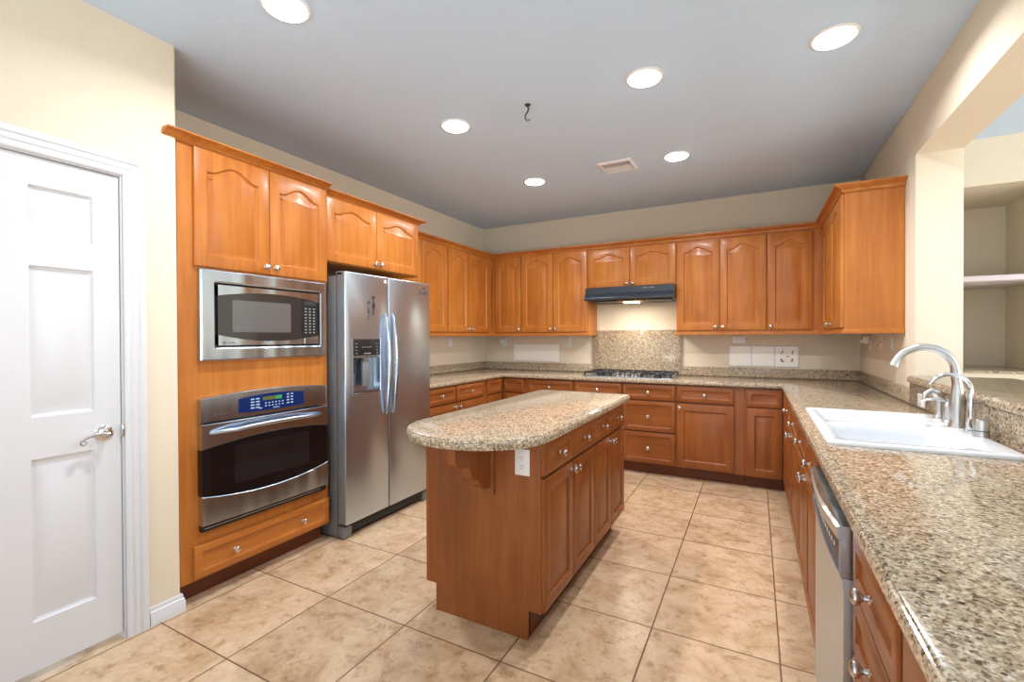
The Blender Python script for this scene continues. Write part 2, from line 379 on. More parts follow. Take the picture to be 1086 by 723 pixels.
# panelled pantry door -----------------------------------------------------
def ring_panel(mb, loop, steps, f):
    prev = [f(p[0], p[1], 0) for p in loop]; rs = [prev]
    for d, dep in steps: rs.append([f(p[0], p[1], dep) for p in offset_poly(loop, d)])
    mb.rings(rs, True, False, True)
DX = XP-.012
door = MB()
fd = lambda u, v, n=0: (DX-n, u, v)
cols = [(.268, .465), (.695, .892)]; rows = [(1.736, 1.936), (1.026, 1.622), (.224, .862)]
holes = [rect(a, b, c, d) for a, b in cols for c, d in rows]
outer = rect(D0+.003, D1-.003, .03, DT-.004)
face_holes(door, outer, holes, lambda u, v: fd(u, v))
for h in holes: ring_panel(door, h, [(.003, .009), (.012, .013), (.018, .013), (.050, .0015)], fd)
n = len(outer)
door.rings([[fd(u, v, 0) for u, v in outer], [fd(u, v, .035) for u, v in outer]], True, False, True)
door1 = struct(door.build('door_1', WHITE, smooth=20))
mb = MB()   # flat casing lining the doorway
mb.box(XP-.11, XP-.001, D0-.019, D0, 0, DT+.019); mb.box(XP-.11, XP-.001, D1, D1+.019, 0, DT+.019); mb.box(XP-.11, XP-.001, D0, D1, DT, DT+.019)
struct(mb.build('trim_2', WHITE))
mb = MB()
cp = [(0, .001), (0, .008), (-.006, .012), (-.018, .013), (-.022, .0095), (-.028, .0095), (-.032, .014), (-.044, .0155), (-.048, .0115), (-.054, .0115), (-.058, .017), (-.072, .019), (-.08, .017), (-.084, .010), (-.084, .001)]
sweep(mb, cp, [(D1+.006, 0), (D1+.006, DT+.006), (D0-.006, DT+.006), (D0-.006, 0)][::-1], lambda u, v, n: (XP+n, u, v))
# travel reversed puts the profile outside the doorway
struct(mb.build('trim_1', WHITE, smooth=25))
mb = MB()
bp_ = [(0, 0), (.013, 0), (.013, .048), (.0105, .054), (.0105, .062), (.006, .068), (.006, .078), (.003, .086), (0, .087)]
sweep(mb, bp_, [(XP+.0005, D1+.092), (XP+.0005, YP+.0005), (XP-.02, YP+.0005)], lambda u, v, n: (u, v, n))
struct(mb.build('baseboard_left', WHITE, smooth=25))
# lever handle with scroll end
mb = MB(); hx, hy, hz = DX, .922, .925
mb.lathe([(.001, 0), (.034, 0), (.034, .003), (.029, .007), (.02, .009), (.013, .011), (.011, .03), (.013, .04), (.012, .046), (.002, .047)], (hx, hy, hz), (1, 0, 0), 28)
pts = [(hx+.04, hy+.004, hz), (hx+.043, hy-.02, hz+.003), (hx+.043, hy-.045, hz+.003), (hx+.043, hy-.07, hz-.002), (hx+.043, hy-.086, hz-.012)]
for k in range(9):
    a = R(150+38*k); rr = .013-.0011*k
    pts.append((hx+.043, hy-.082+rr*cos(a), hz-.022+rr*sin(a)))
mb.tube(pts, [.010, .009, .0075, .006, .005]+[.0045-.0003*k for k in range(9)], 10)
mb.build('door_handle', CHROME, door1)
mb = MB(); mb.box(XP-.02, XP-.0005+.004, D1-.004, D1+.001+.0, .898, .955, .001); mb.box(XP+.0005, XP+.004, D1-.003, D1+.0045, .905, .948, .001)
mb.build('strike_plate', NICKEL, door1)

# ------------------------------------------------------------------ cabinet parts
def knob(parent, x, z, y=-.02, m=NICKEL):
    mb = MB().lathe([(.001, 0), (.0095, 0), (.0095, .002), (.0065, .005), (.006, .012), (.010, .0165), (.0155, .0195), (.0175, .024), (.0165, .0295), (.012, .0335), (.006, .0355), (.001, .036)], (0, 0, 0), (0, -1, 0), 18)
    o = mb.build('knob', m, parent); o.location = (x, y, z); return o
def front(parent, name, x0, x1, z0, z1, m, style='raised', arch=0, stile=.062, kn=None):
    """framed front whose face is at y=-.02; built round its own lower left corner"""
    w, h = x1-x0, z1-z0; mb = MB(); f = lambda u, v, n=0: (u, -.02+n, v)
    na = 20 if arch else 1
    if style == 'drawer': stile = min(.036, h*.27)
    a, b, c = stile, w-stile, stile; t = h-stile*(1 if not arch else .95)-arch
    inner = [(a+(b-a)*k/na, c) for k in range(na)] + [(b, c)]
    if arch: inner = [(a, c), (b, c)]
    outer = [(0, 0), (w, 0)]
    if arch:
        for k in range(na+1):
            u = 1-k/na; s = min(max((u-.07)/.86, 0), 1); zz = t+arch*(.5-.5*cos(2*pi*s))**.85
            x = a+(b-a)*u; inner.append((x, zz)); outer.append((w if k == 0 else 0 if k == na else x, h))
    else:
        inner = [(a, c), (b, c), (b, t), (a, t)]; outer = [(0, 0), (w, 0), (w, h), (0, h)]
    O = lambda d, n: [f(min(max(p[0], d), w-d), min(max(p[1], d), h-d), n) for p in outer]
    rs = [O(0, .019), O(0, .004), O(.002, .001), O(.004, 0), [f(p[0], p[1], 0) for p in inner]]
    if style == 'raised': steps = [(.002, .005), (.008, .010), (.014, .0105), (.034, .002)]
    else: steps = [(.002, .004), (.009, .008), (.012, .0085)] if h < .2 else [(.002, .004), (.012, .010), (.016, .0105)]
    for d, n in steps:
        q = offset_poly(inner, d); rs.append([f(p[0], p[1], n) for p in q])
    mb.rings(rs, True, True, True)
    o = mb.build(name, m, parent, smooth=28); o.location = (x0, 0, z0)
    if kn: knob(o, kn[0], kn[1])
    return o
def carcass(parent, w, d, z0, z1, m, toe=.11, rec=.075, name='cabinet_body'):
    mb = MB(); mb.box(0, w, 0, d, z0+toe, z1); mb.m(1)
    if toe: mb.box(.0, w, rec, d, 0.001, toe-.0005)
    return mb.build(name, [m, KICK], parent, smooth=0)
def cabinet(name, label, cat, loc, rz, w, d, z0, z1, fronts, m, mh, toe=0, group=None):
    t = thing(name, label, cat, loc, rz, group)
    carcass(t, w, d, z0, z1, m, toe)
    for fr in fronts:
        k, a, b, c, e = fr[:5]; kn = fr[5] if len(fr) > 5 else None; arch = fr[6] if len(fr) > 6 else 0
        if kn == 'bl': kn = (.028, .035)
        elif kn == 'br': kn = (b-a-.028, .035)
        elif kn == 'tl': kn = (.028, e-c-.035)
        elif kn == 'tr': kn = (b-a-.028, e-c-.035)
        elif kn == 'c': kn = ((b-a)/2, (e-c)/2)
        if k == 'door': front(t, 'door', a, b, c, e, m, 'raised', arch, kn=kn)
        elif k == 'drawer': front(t, 'drawer', a, b, c, e, mh, 'drawer', kn=kn)
        elif k == 'false_drawer': front(t, 'drawer_front', a, b, c, e, mh, 'drawer', kn=kn)
    return t
LEFT, BACK, RIGHT = R(90), 0, R(-90)
UD = .012

# ---- tall oven cabinet: open box with face frame, X face at -2.495
FX = -2.495
t = thing('oven_cabinet', 'tall cherry cabinet by the white door holding microwave and oven', 'cabinet', (FX, 1.2155, 0), LEFT)
TW, TD = .8795, .655
mb = MB()
mb.box(0, .018, .02, TD, .11, 2.33); mb.box(TW-.018, TW, .02, TD, .11, 2.33); mb.box(.018, TW-.018, TD-.01, TD, .11, 2.33)
for z in (.11, .345, 1.205, 1.69, 2.312): mb.box(.018, TW-.018, .02, TD-.01, z, z+.018)
o = mb.build('cabinet_body', WU, t, smooth=0)
mb = MB()
for a, b, c, d in ((0, .112, .11, 2.33), (.828, TW, .11, 2.33), (.112, .828, .11, .372), (.112, .828, 1.012, 1.24), (.112, .828, 1.662, 2.33)): mb.box(a, b, 0, .02, c, d)
mb.build('face_frame', WU, t, smooth=0)
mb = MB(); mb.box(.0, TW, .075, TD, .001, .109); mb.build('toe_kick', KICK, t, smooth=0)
y0 = 1.2155
front(t, 'door', 1.285-y0, 1.686-y0, 1.700, 2.296, WU, 'raised', .05, kn=(.401-.028, .04))
front(t, 'door', 1.690-y0, 2.088-y0, 1.700, 2.296, WU, 'raised', .05, kn=(.028, .04))
dr = front(t, 'drawer', 1.272-y0, 2.090-y0, .120, .287, WUh, 'drawer')
knob(dr, .20, .083); knob(dr, .62, .083)

# ---- cabinet over fridge
y0 = 2.10
cabinet('over_fridge_cabinet', 'short cherry two door wall cabinet above the steel refrigerator', 'cabinet', (-2.52, y0, 0), LEFT, .95, .63, 1.84, 2.30,
        [('door', .006, .462, 1.845, 2.272, 'br', .04), ('door', .466, .938, 1.845, 2.272, 'bl', .04)], WU, WUh)
# ---- left wall uppers  (face -2.846 carcass)
UX = -2.846
G1 = 'arched door wall cabinets'
cabinet('wall_cabinet', 'wall cabinet on left wall right beside the refrigerator, partly behind it', 'cabinet', (UX, 3.06, 0), LEFT, .848, .305, 1.385, 2.30,
        [('door', .02, .425, 1.39, 2.275, 'br', .05), ('door', .43, .84, 1.39, 2.275, None, .05)], WU, WUh)
cabinet('wall_cabinet', 'two door wall cabinet on left wall, the one next to the room corner', 'cabinet', (UX, 3.910, 0), LEFT, .923, .305, 1.385, 2.30,
        [('door', .008, .402, 1.39, 2.275, 'br', .05), ('door', .412, .838, 1.39, 2.275, 'bl', .05)], WU, WUh)
# ---- back wall uppers (carcass face 4.835)
UY = 4.835
cabinet('wall_cabinet', 'single arched door wall cabinet at left end of back wall by the corner', 'cabinet', (-2.840, UY, 0), BACK, .402, .305, 1.385, 2.30,
        [('door', .052, .399, 1.39, 2.278, 'br', .05)], WU, WUh)
cabinet('wall_cabinet', 'two arched door wall cabinet just left of the black range hood', 'cabinet', (-2.436, UY, 0), BACK, .816, .305, 1.385, 2.30,
        [('door', .004, .400, 1.39, 2.278, 'br', .05), ('door', .406, .806, 1.39, 2.278, 'bl', .05)], WU, WUh)
cabinet('hood_cabinet', 'short two door wall cabinet directly above the black range hood', 'cabinet', (-1.618, UY, 0), BACK, .916, .305, 1.850, 2.30,
        [('door', .004, .452, 1.856, 2.268, 'br', .04), ('door', .458, .910, 1.856, 2.268, 'bl', .04)], WU, WUh)
cabinet('wall_cabinet', 'two arched door wall cabinet just right of the black range hood', 'cabinet', (-.700, UY, 0), BACK, .788, .305, 1.385, 2.30,
        [('door', .006, .391, 1.39, 2.265, 'br', .05), ('door', .397, .784, 1.39, 2.265, 'bl', .05)], WU, WUh)
cabinet('wall_cabinet', 'single arched door wall cabinet at right end of the back wall', 'cabinet', (.090, UY, 0), BACK, .428, .305, 1.385, 2.30,
        [('door', .004, .353, 1.39, 2.265, 'bl', .05)], WU, WUh)
# ---- right wall upper
cabinet('wall_cabinet', 'wall cabinet on the right wall above the sink side counter with plain side panel', 'cabinet', (.520, 4.830, 0), RIGHT, 1.095, .312, 1.385, 2.30,
        [('door', .16, .60, 1.39, 2.275, 'br', .05), ('door', .604, 1.092, 1.39, 2.275, 'bl', .05)], WU, WUh)

# crown mouldings and light rails -----------------------------------------
cr = [(0, 0), (.010, 0), (.010, .007), (.016, .007), (.016, .011), (.020, .021), (.030, .030), (.042, .035), (.042, .040), (.052, .040), (.052, .045), (.060, .047), (.060, .056), (0, .056)]
def crown(path, z, label, s=1.0, hs=.9):
    mb = MB(); sweep(mb, [(o*s, z+h*hs) for o, h in cr], path)
    return tag(mb.build('crown_molding', WU, smooth=25), label, 'crown molding', 'cherry crown moldings')
crown([(FX+.001, 1.150), (FX+.001, 2.1)][::1], 2.2985, 'cherry crown molding along the top of the tall oven cabinet', 1.1, .7)
crown([(-2.519, 2.104), (-2.519, 3.052), (-2.80, 3.052)], 2.2745, 'cherry crown molding above the short cabinet over the refrigerator', 1, .7)
crown([(UX+.001, 3.117), (UX+.001, UY-.001), (.519, UY-.001), (.519, 3.734), (.832, 3.734)], 2.2795, 'long cherry crown molding running round the back corner wall cabinets')
def rail(path, label):
    mb = MB(); sweep(mb, [(-.018, 1.348), (.012, 1.348), (.014, 1.352), (.014, 1.366), (.008, 1.372), (.006, 1.3845), (-.018, 1.3845)], path)
    return tag(mb.build('light_rail', WU, smooth=25), label, 'molding', 'light rails under the wall cabinets')
rail([(UX, 3.07), (UX, UY), (-1.622, UY), (-1.622, YB-.003)], 'cherry light rail under the left wall cabinets up to the hood gap')
rail([(-.698, YB-.003), (-.698, UY), (.52, UY), (.52, 3.736), (.832, 3.736)], 'cherry light rail under the wall cabinets right of the hood')

# ------------------------------------------------------------------ base cabinets
LX, BY, RX = -2.520, 4.510, .225
CZ = .882
def two_tone(w, kn=('br', 'bl')):
    return None
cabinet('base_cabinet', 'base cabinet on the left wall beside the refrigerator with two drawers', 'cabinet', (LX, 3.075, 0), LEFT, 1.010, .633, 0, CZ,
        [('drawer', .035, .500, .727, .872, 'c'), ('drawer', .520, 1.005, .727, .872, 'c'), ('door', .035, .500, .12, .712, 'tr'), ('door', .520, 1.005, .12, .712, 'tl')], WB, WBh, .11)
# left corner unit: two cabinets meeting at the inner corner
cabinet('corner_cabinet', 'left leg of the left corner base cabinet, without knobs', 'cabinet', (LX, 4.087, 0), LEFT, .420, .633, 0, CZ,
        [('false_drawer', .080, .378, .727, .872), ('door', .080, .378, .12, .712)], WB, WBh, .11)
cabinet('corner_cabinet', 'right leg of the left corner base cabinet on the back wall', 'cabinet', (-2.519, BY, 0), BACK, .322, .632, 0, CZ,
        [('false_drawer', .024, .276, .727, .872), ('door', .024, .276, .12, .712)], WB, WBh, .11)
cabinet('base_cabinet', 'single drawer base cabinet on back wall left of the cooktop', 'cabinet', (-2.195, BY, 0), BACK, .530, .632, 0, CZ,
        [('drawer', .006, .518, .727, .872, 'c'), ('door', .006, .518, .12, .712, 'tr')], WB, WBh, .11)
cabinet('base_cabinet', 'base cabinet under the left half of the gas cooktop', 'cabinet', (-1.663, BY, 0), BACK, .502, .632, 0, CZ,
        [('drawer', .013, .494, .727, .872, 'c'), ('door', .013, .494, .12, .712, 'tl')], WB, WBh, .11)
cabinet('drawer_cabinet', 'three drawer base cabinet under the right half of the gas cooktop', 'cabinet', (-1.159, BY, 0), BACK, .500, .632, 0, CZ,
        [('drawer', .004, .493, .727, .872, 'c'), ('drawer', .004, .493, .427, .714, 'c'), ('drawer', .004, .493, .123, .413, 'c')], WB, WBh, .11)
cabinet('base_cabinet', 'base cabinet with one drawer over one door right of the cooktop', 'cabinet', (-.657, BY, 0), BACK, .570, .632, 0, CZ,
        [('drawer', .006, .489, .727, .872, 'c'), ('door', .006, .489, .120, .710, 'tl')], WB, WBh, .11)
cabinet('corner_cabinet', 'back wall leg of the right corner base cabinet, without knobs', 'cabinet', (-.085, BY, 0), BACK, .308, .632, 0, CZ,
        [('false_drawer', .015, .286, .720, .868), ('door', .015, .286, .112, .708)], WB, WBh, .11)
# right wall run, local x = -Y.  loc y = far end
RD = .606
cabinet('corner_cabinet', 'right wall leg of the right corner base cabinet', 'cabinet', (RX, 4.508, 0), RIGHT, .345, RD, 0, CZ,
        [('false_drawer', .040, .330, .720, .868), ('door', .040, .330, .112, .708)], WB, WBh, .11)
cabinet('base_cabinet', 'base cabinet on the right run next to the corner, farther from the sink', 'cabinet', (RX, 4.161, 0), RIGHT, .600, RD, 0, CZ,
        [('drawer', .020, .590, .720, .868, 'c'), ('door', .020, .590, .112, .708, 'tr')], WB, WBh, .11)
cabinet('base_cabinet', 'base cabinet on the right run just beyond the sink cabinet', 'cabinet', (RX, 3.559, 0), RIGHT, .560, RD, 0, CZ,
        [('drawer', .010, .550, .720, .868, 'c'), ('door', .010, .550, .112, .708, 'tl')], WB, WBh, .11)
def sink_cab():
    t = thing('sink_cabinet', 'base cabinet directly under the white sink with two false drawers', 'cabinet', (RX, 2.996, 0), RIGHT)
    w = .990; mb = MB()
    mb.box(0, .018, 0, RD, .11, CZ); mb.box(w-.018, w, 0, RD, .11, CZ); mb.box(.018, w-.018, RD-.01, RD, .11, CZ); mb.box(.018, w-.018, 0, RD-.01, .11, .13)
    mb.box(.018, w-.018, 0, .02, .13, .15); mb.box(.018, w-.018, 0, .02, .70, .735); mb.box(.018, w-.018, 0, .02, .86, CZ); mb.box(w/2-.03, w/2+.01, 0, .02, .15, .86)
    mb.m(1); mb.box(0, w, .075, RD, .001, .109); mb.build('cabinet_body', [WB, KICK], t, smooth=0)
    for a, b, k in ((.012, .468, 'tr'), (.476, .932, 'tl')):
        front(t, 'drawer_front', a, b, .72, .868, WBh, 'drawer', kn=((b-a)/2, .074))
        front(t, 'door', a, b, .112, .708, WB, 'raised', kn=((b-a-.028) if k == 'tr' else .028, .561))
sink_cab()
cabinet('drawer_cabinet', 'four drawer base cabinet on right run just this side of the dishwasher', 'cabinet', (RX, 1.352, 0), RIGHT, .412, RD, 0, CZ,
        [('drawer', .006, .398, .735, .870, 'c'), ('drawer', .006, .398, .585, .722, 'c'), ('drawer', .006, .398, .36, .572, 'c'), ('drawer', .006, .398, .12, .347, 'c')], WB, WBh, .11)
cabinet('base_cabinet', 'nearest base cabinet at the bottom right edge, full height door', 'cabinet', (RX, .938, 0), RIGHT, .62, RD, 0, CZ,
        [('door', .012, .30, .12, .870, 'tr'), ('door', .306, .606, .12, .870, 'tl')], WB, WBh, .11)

# ------------------------------------------------------------------ counters
ZT = .928
def edge_prof(th=.040):
    return [(.013, ZT), (.009, ZT-.0015), (.0075, ZT-.006), (.004, ZT-.007), (.0012, ZT-.011), (0, ZT-.018), (0, ZT-th+.008), (.003, ZT-th+.002), (.008, ZT-th)]
def counter(name, outline, holes, zt, label, cat, th=.040):
    mb = MB(); dz = zt-ZT; pr_ = edge_prof(th)
    rs = [[(p[0], p[1], z+dz) for p in offset_poly(outline, d)] for d, z in pr_]
    mb.rings(rs, True)
    top = offset_poly(outline, pr_[0][0]); bot = offset_poly(outline, pr_[-1][0])
    face_holes(mb, top, holes, lambda u, v: (u, v, zt)); face_holes(mb, bot, holes, lambda u, v: (u, v, zt-th))
    for h in holes: mb.rings([[(p[0], p[1], zt) for p in h], [(p[0], p[1], zt-th) for p in h]], True)
    return tag(mb.build(name, GR, smooth=30), label, cat)
SX0, SX1, SY0, SY1 = .238, .785, 2.07, 2.99
out = [(XL+.003, 3.065), (-2.490, 3.065), (-2.490, 4.470), (.192, 4.470), (.192, .32), (XR-.003, .32), (XR-.003, YB-.003), (XL+.003, YB-.003)]
counter('countertop', out, [rrect(SX0+.03, SX1-.07, SY0+.03, SY1-.03, .04)], ZT, 'beige speckled granite countertop running round three walls in a U', 'countertop')
# backsplash strips
def strip(x0, x1, y0, y1, z0, z1, label, name='backsplash', b=.002):
    return tag(MB().box(x0, x1, y0, y1, z0, z1, b).build(name, GR, smooth=30), label, 'backsplash')
g = .0015
strip(XL+g, XL+.022, 3.08, YB-.024, ZT+g, 1.018, 'low granite backsplash strip along the left wall beside the refrigerator')
strip(XL+g, -1.664, YB-.022, YB-g, ZT+g, 1.018, 'low granite backsplash strip on back wall left of the tall granite panel')
strip(-.693, XR-.001, YB-.022, YB-g, ZT+g, 1.018, 'low granite backsplash strip on back wall right of the tall granite panel')
strip(-1.662, -.695, YB-.024, YB-g, ZT+g, 1.405, 'tall granite backsplash panel behind the gas cooktop')
strip(XR-.022, XR-g, YJ+.004, YB-.024, ZT+g, 1.018, 'low granite backsplash strip on right wall beyond the raised bar')
strip(XR-.024, XR-g, .42, YJ+.002, ZT+g, 1.0535, 'granite facing on the raised bar wall behind the sink')
bo = [(.798, .41), (1.26, .41), (1.26, YJ-.002), (XR2+.002, YJ-.002), (XR-.0015, YJ-.002), (.798, YJ-.002)]
counter('bar_top', [(.798, .41), (1.26, .41), (1.26, YJ-.002), (.798, YJ-.002)], [], 1.096, 'raised granite bar top on the half wall behind the sink', 'bar top')
# island --------------------------------------------------------------------
IX0, IX1, IY0, IY1 = -1.440, -.820, 1.815, 3.150
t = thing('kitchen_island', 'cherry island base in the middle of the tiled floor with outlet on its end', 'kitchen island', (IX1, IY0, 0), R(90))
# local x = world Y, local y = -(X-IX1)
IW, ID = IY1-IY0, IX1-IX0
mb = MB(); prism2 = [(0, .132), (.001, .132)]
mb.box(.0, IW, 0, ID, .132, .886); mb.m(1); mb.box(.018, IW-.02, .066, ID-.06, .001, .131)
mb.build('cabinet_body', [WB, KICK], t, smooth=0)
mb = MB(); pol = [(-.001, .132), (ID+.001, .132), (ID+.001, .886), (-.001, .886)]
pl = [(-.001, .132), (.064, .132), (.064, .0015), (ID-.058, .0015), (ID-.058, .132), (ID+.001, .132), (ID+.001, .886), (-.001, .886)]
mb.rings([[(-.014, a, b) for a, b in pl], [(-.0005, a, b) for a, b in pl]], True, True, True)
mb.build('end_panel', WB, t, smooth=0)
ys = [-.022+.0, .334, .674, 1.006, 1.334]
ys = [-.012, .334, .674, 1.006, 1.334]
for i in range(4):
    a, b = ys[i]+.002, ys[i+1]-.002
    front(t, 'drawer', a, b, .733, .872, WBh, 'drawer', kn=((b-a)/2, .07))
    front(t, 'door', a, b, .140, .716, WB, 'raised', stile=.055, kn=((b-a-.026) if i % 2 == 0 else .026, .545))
# corbel under the overhang (on end panel)
mb = MB(); cx = IX1+1.085+.0
cl = []   # profile in (distance out from panel, z)
pc = [(0, .652), (.03, .655), (.065, .668), (.088, .69), (.098, .712), (.122, .722), (.148, .738), (.158, .757), (.165, .780), (.195, .792), (.235, .798), (.262, .812), (.272, .832), (.272, .884), (0, .884)]
mb.rings([[(-.0150-.012-a, .245, z) for a, z in pc], [(-.0150-.012-a, .290, z) for a, z in pc]], True, True, True)
mb.box(-.0268, -.0142, .228, .307, .618, .884, .002)
mb.build('corbel', WB, t, smooth=25)
# outlet
def outlet_mesh(mb, w=.070, h=.115, kind='duplex'):
    """plate facing -y at origin"""
    mb.m(0); mb.box(-w/2, w/2, -.006, 0, -h/2, h/2, .002)
    if kind == 'duplex':
        for s in (-.0195, .0195):
            mb.m(0); mb.lathe([(.001, 0), (.0165, 0), (.0165, .0015), (.001, .002)], (0, -.006, s), (0, -1, 0), 18)
            mb.m(1)
            for dx, hh in ((-.006, .0045), (.006, .0035)): mb.box(dx-.001, dx+.001, -.0086, -.0078, s+.003-hh, s+.003+hh)
            mb.box(-.0022, .0022, -.0086, -.0078, s-.0095, s-.0055)
    elif kind == 'switch':
        mb.m(0); mb.box(-.0165, .0165, -.009, -.006, -.033, .033, .001)
    elif kind == 'jack':
        mb.m(1); mb.box(-.007, .007, -.0075, -.0058, -.006, .007)
mb = MB(); outlet_mesh(mb, .072, .116); o = mb.build('outlet', [WHITE2, DARKHOLE], t); o.location = (-.0142, .086, .784); o.rotation_euler = (0, 0, R(-90))
# local -y of plate must face world -Y = local -x of the island

# island top
def island_outline():
    x0, x1, yc, yf, yb = -1.465, -.770, 1.79, 1.480, 3.232
    cx, a, b = (x0+x1)/2, (x1-x0)/2, yc-yf; p = []
    for k in range(33): th = pi+pi*k/32; p.append((cx+a*cos(th), yc+b*sin(th)))
    r = .05
    for k in range(7): th = R(15*k); p.append((x1-r+r*cos(th), yb-r+r*sin(th)))
    for k in range(7): th = R(90+15*k); p.append((x0+r+r*cos(th), yb-r+r*sin(th)))
    return p
counter('island_top', island_outline(), [], .930, 'granite island top with rounded end overhanging the cherry island', 'countertop', .043)

# ------------------------------------------------------------------ refrigerator
t = thing('refrigerator', 'stainless side by side refrigerator with ice dispenser in left door', 'refrigerator', (-2.455, 2.135, 0), LEFT)
FWd = .885
mb = MB(); mb.box(0, FWd, 0, .66, .012, 1.745, .004); mb.box(.0, .09, -.062, .0, 1.7455, 1.772, .004); mb.box(FWd-.09, FWd, -.062, .0, 1.7455, 1.772, .004)
mb.build('cabinet_body', GREYM, t)
mb = MB(); mb.box(.07, FWd-.06, -.055, -.001, .03, .088, .004)
for k in range(5): mb.box(.09, FWd-.08, -.058, -.055, .038+k*.010, .042+k*.010)
mb.build('toe_grille', DGREY, t)
for x in (.0, FWd-.075):
    mb = MB(); mb.box(x, x+.07, -.062, -.001, .004, .082, .008); mb.build('foot_cover', GREYM, t)
def fdoor(x0, x1, hole=None):
    mb = MB(); w = x1-x0; h0, h1 = .098, 1.772; th = .068; f = lambda u, v, n=0: (u, -.086+n, v)
    def ring(d, n): return [f(p[0], p[1], n) for p in offset_poly(rrect(x0, x1, h0, h1, .008, 3), d)]
    loop = rrect(x0, x1, h0, h1, .008, 3)
    mb.m(1); mb.rings([ring(0, .004+th), ring(0, .008)], True, True, False)
    mb.m(0); mb.rings([ring(0, .008), ring(.0025, .002), ring(.007, 0)], True)
    face_holes(mb, offset_poly(loop, .007), [hole] if hole else [], lambda u, v: f(u, v))
    o = mb.build('door', [STEELV, GREYM], t, smooth=40); return o
DH = rect(.062, .322, .95, 1.328)
d1 = fdoor(.0, .397, DH); d2 = fdoor(.405, FWd)
MB().box(.3975, .4045, -.079, -.012, .10, 1.768).build('gap_shade_strip', BLACK, t, smooth=0)  # black strip set between the doors to stand in for the gap's shade
f = lambda u, v, n=0: (u, -.086+n, v)
# dispenser
mb = MB()
mb.rings([[f(*p, 0) for p in DH], [f(*p, -.003) for p in DH], [f(*p, -.003) for p in offset_poly(DH, .006)], [f(*p, 0) for p in offset_poly(DH, .008)]], True)
DI = rect(.070, .314, .962, 1.205)
mb.rings([[f(*p, .0) for p in DI], [f(*p, .055) for p in offset_poly(DI, .004)]], True, False, True)
mb.box(.070, .314, -.0865, -.078, 1.196, 1.214); mb.box(.074, .310, -.085, -.045, .962, .972)
dsp = mb.build('dispenser', STEEL, d1)
mb = MB(); mb.m(0).box(.070, .314, -.088, -.08, 1.214, 1.322, .001); mb.m(1)
for k in range(3): mb.box(.165+k*.022, .178+k*.022, -.0886, -.0878, 1.224, 1.228)
for s in (.095, .285):
    for k in range(4): mb.box(s-.006, s+.006, -.0886, -.0878, 1.226+k*.022, 1.2285+k*.022)
for k in range(4): mb.box(.145+k*.024, .157+k*.024, -.0886, -.0878, 1.268, 1.2705)
mb.build('control_panel', [BLACK, KEYW], dsp)
mb = MB(); mb.box(.165, .225, -.074, -.06, 1.0, 1.17, .004); mb.lathe([(.001, 0), (.018, 0), (.024, .03), (.001, .031)], (.195, -.06, 1.168), (0, 0, 1), 16)
mb.build('paddle', GREYM, dsp)
mb = MB(); mb.box(.082, .12, -.064, -.05, 1.10, 1.195, .002); mb.build('water_nozzle', DGREY, dsp)
def bow_handle(parent, x, z0, z1, reach=.034, side=0):
    mb = MB(); pts = []; rr = []
    for k in range(25):
        s = k/24; b = sin(pi*s)
        pts.append((x+side*.004*b, -.086-.006-reach*(b**.55), z0+(z1-z0)*s)); rr.append(.007+.008*b**.6)
    mb.tube(pts, rr, 12, 1.0, (1, 0, 0))
    return mb.build('handle', STEEL, parent)
bow_handle(d1, .368, .785, 1.500); bow_handle(d2, .440, .785, 1.505)
mb = MB().lathe([(.001, 0), (.012, 0), (.012, .0015), (.001, .002)], (.372, -.0862, 1.738), (0, -1, 0), 20); mb.build('badge', WHITE2, d1)
text('Profile', .042, INKD, 'logo', d2, (.80, -.0868, 1.693), (R(90), 0, 0), .0006, bold=.0012)
text('GE', .026, INKD, 'logo', d2, (.80, -.0868, 1.726), (R(90), 0, 0), .0006, bold=.001)
# two magnets with small clips hanging from them
for (x, z, lab) in ((.208, 1.578, 'black key shaped magnet on refrigerator door, the lower of two'), (.255, 1.618, 'grey key shaped magnet on refrigerator door, the higher of two')):
    px, py = -2.455+.086, 2.135+x
    mb = MB().lathe([(.001, 0), (.011, 0), (.011, .005), (.001, .006)], (0, 0, 0), (1, 0, 0), 16)
    mb.box(.0005, .006, -.009, .009, -.075, -.038, .002); mb.box(.001, .004, -.0012, .0012, -.038, -.008); mb.box(.001, .004, -.004, -.001, -.125, -.075)
    tag(mb.build('magnet', INKD if x < .23 else DGREY, loc=(0, 0, 0)), lab, 'magnet', 'magnets on the refrigerator').location = (px+.0008, py, z)

# ------------------------------------------------------------------ microwave with trim kit (local frame: front -y)
AX = FX+.0008
t = thing('microwave', 'built in stainless microwave in steel trim frame above the wall oven', 'microwave', (AX, 1.303, 1.217), LEFT)
w, h = .764, .472; f = lambda u, v, n=0: (u, -.030+n, v)
A, B, C, D = .078, .715, .073, .402
mb = MB()
O = rrect(0, w, 0, h, .008, 3); I = rrect(A, B, C, D, .006, 3)
mb.rings([[f(*p, .0295) for p in O], [f(*p, .006) for p in O], [f(*p, .001) for p in offset_poly(O, .004)], [f(*p, 0) for p in offset_poly(O, .008)]], True)
face_holes(mb, offset_poly(O, .008), [offset_poly(I, -.012)], lambda u, v: f(u, v))
mb.rings([[f(*p, 0) for p in offset_poly(I, -.012)], [f(*p, .006) for p in offset_poly(I, -.004)], [f(*p, .0295) for p in I]], True)
mb.build('trim_frame', STEEL, t, smooth=12)
mb = MB(); mb.box(A+.003, B-.003, .002, .42, C+.003, D-.003); mb.build('housing', BLACK, t, smooth=0)
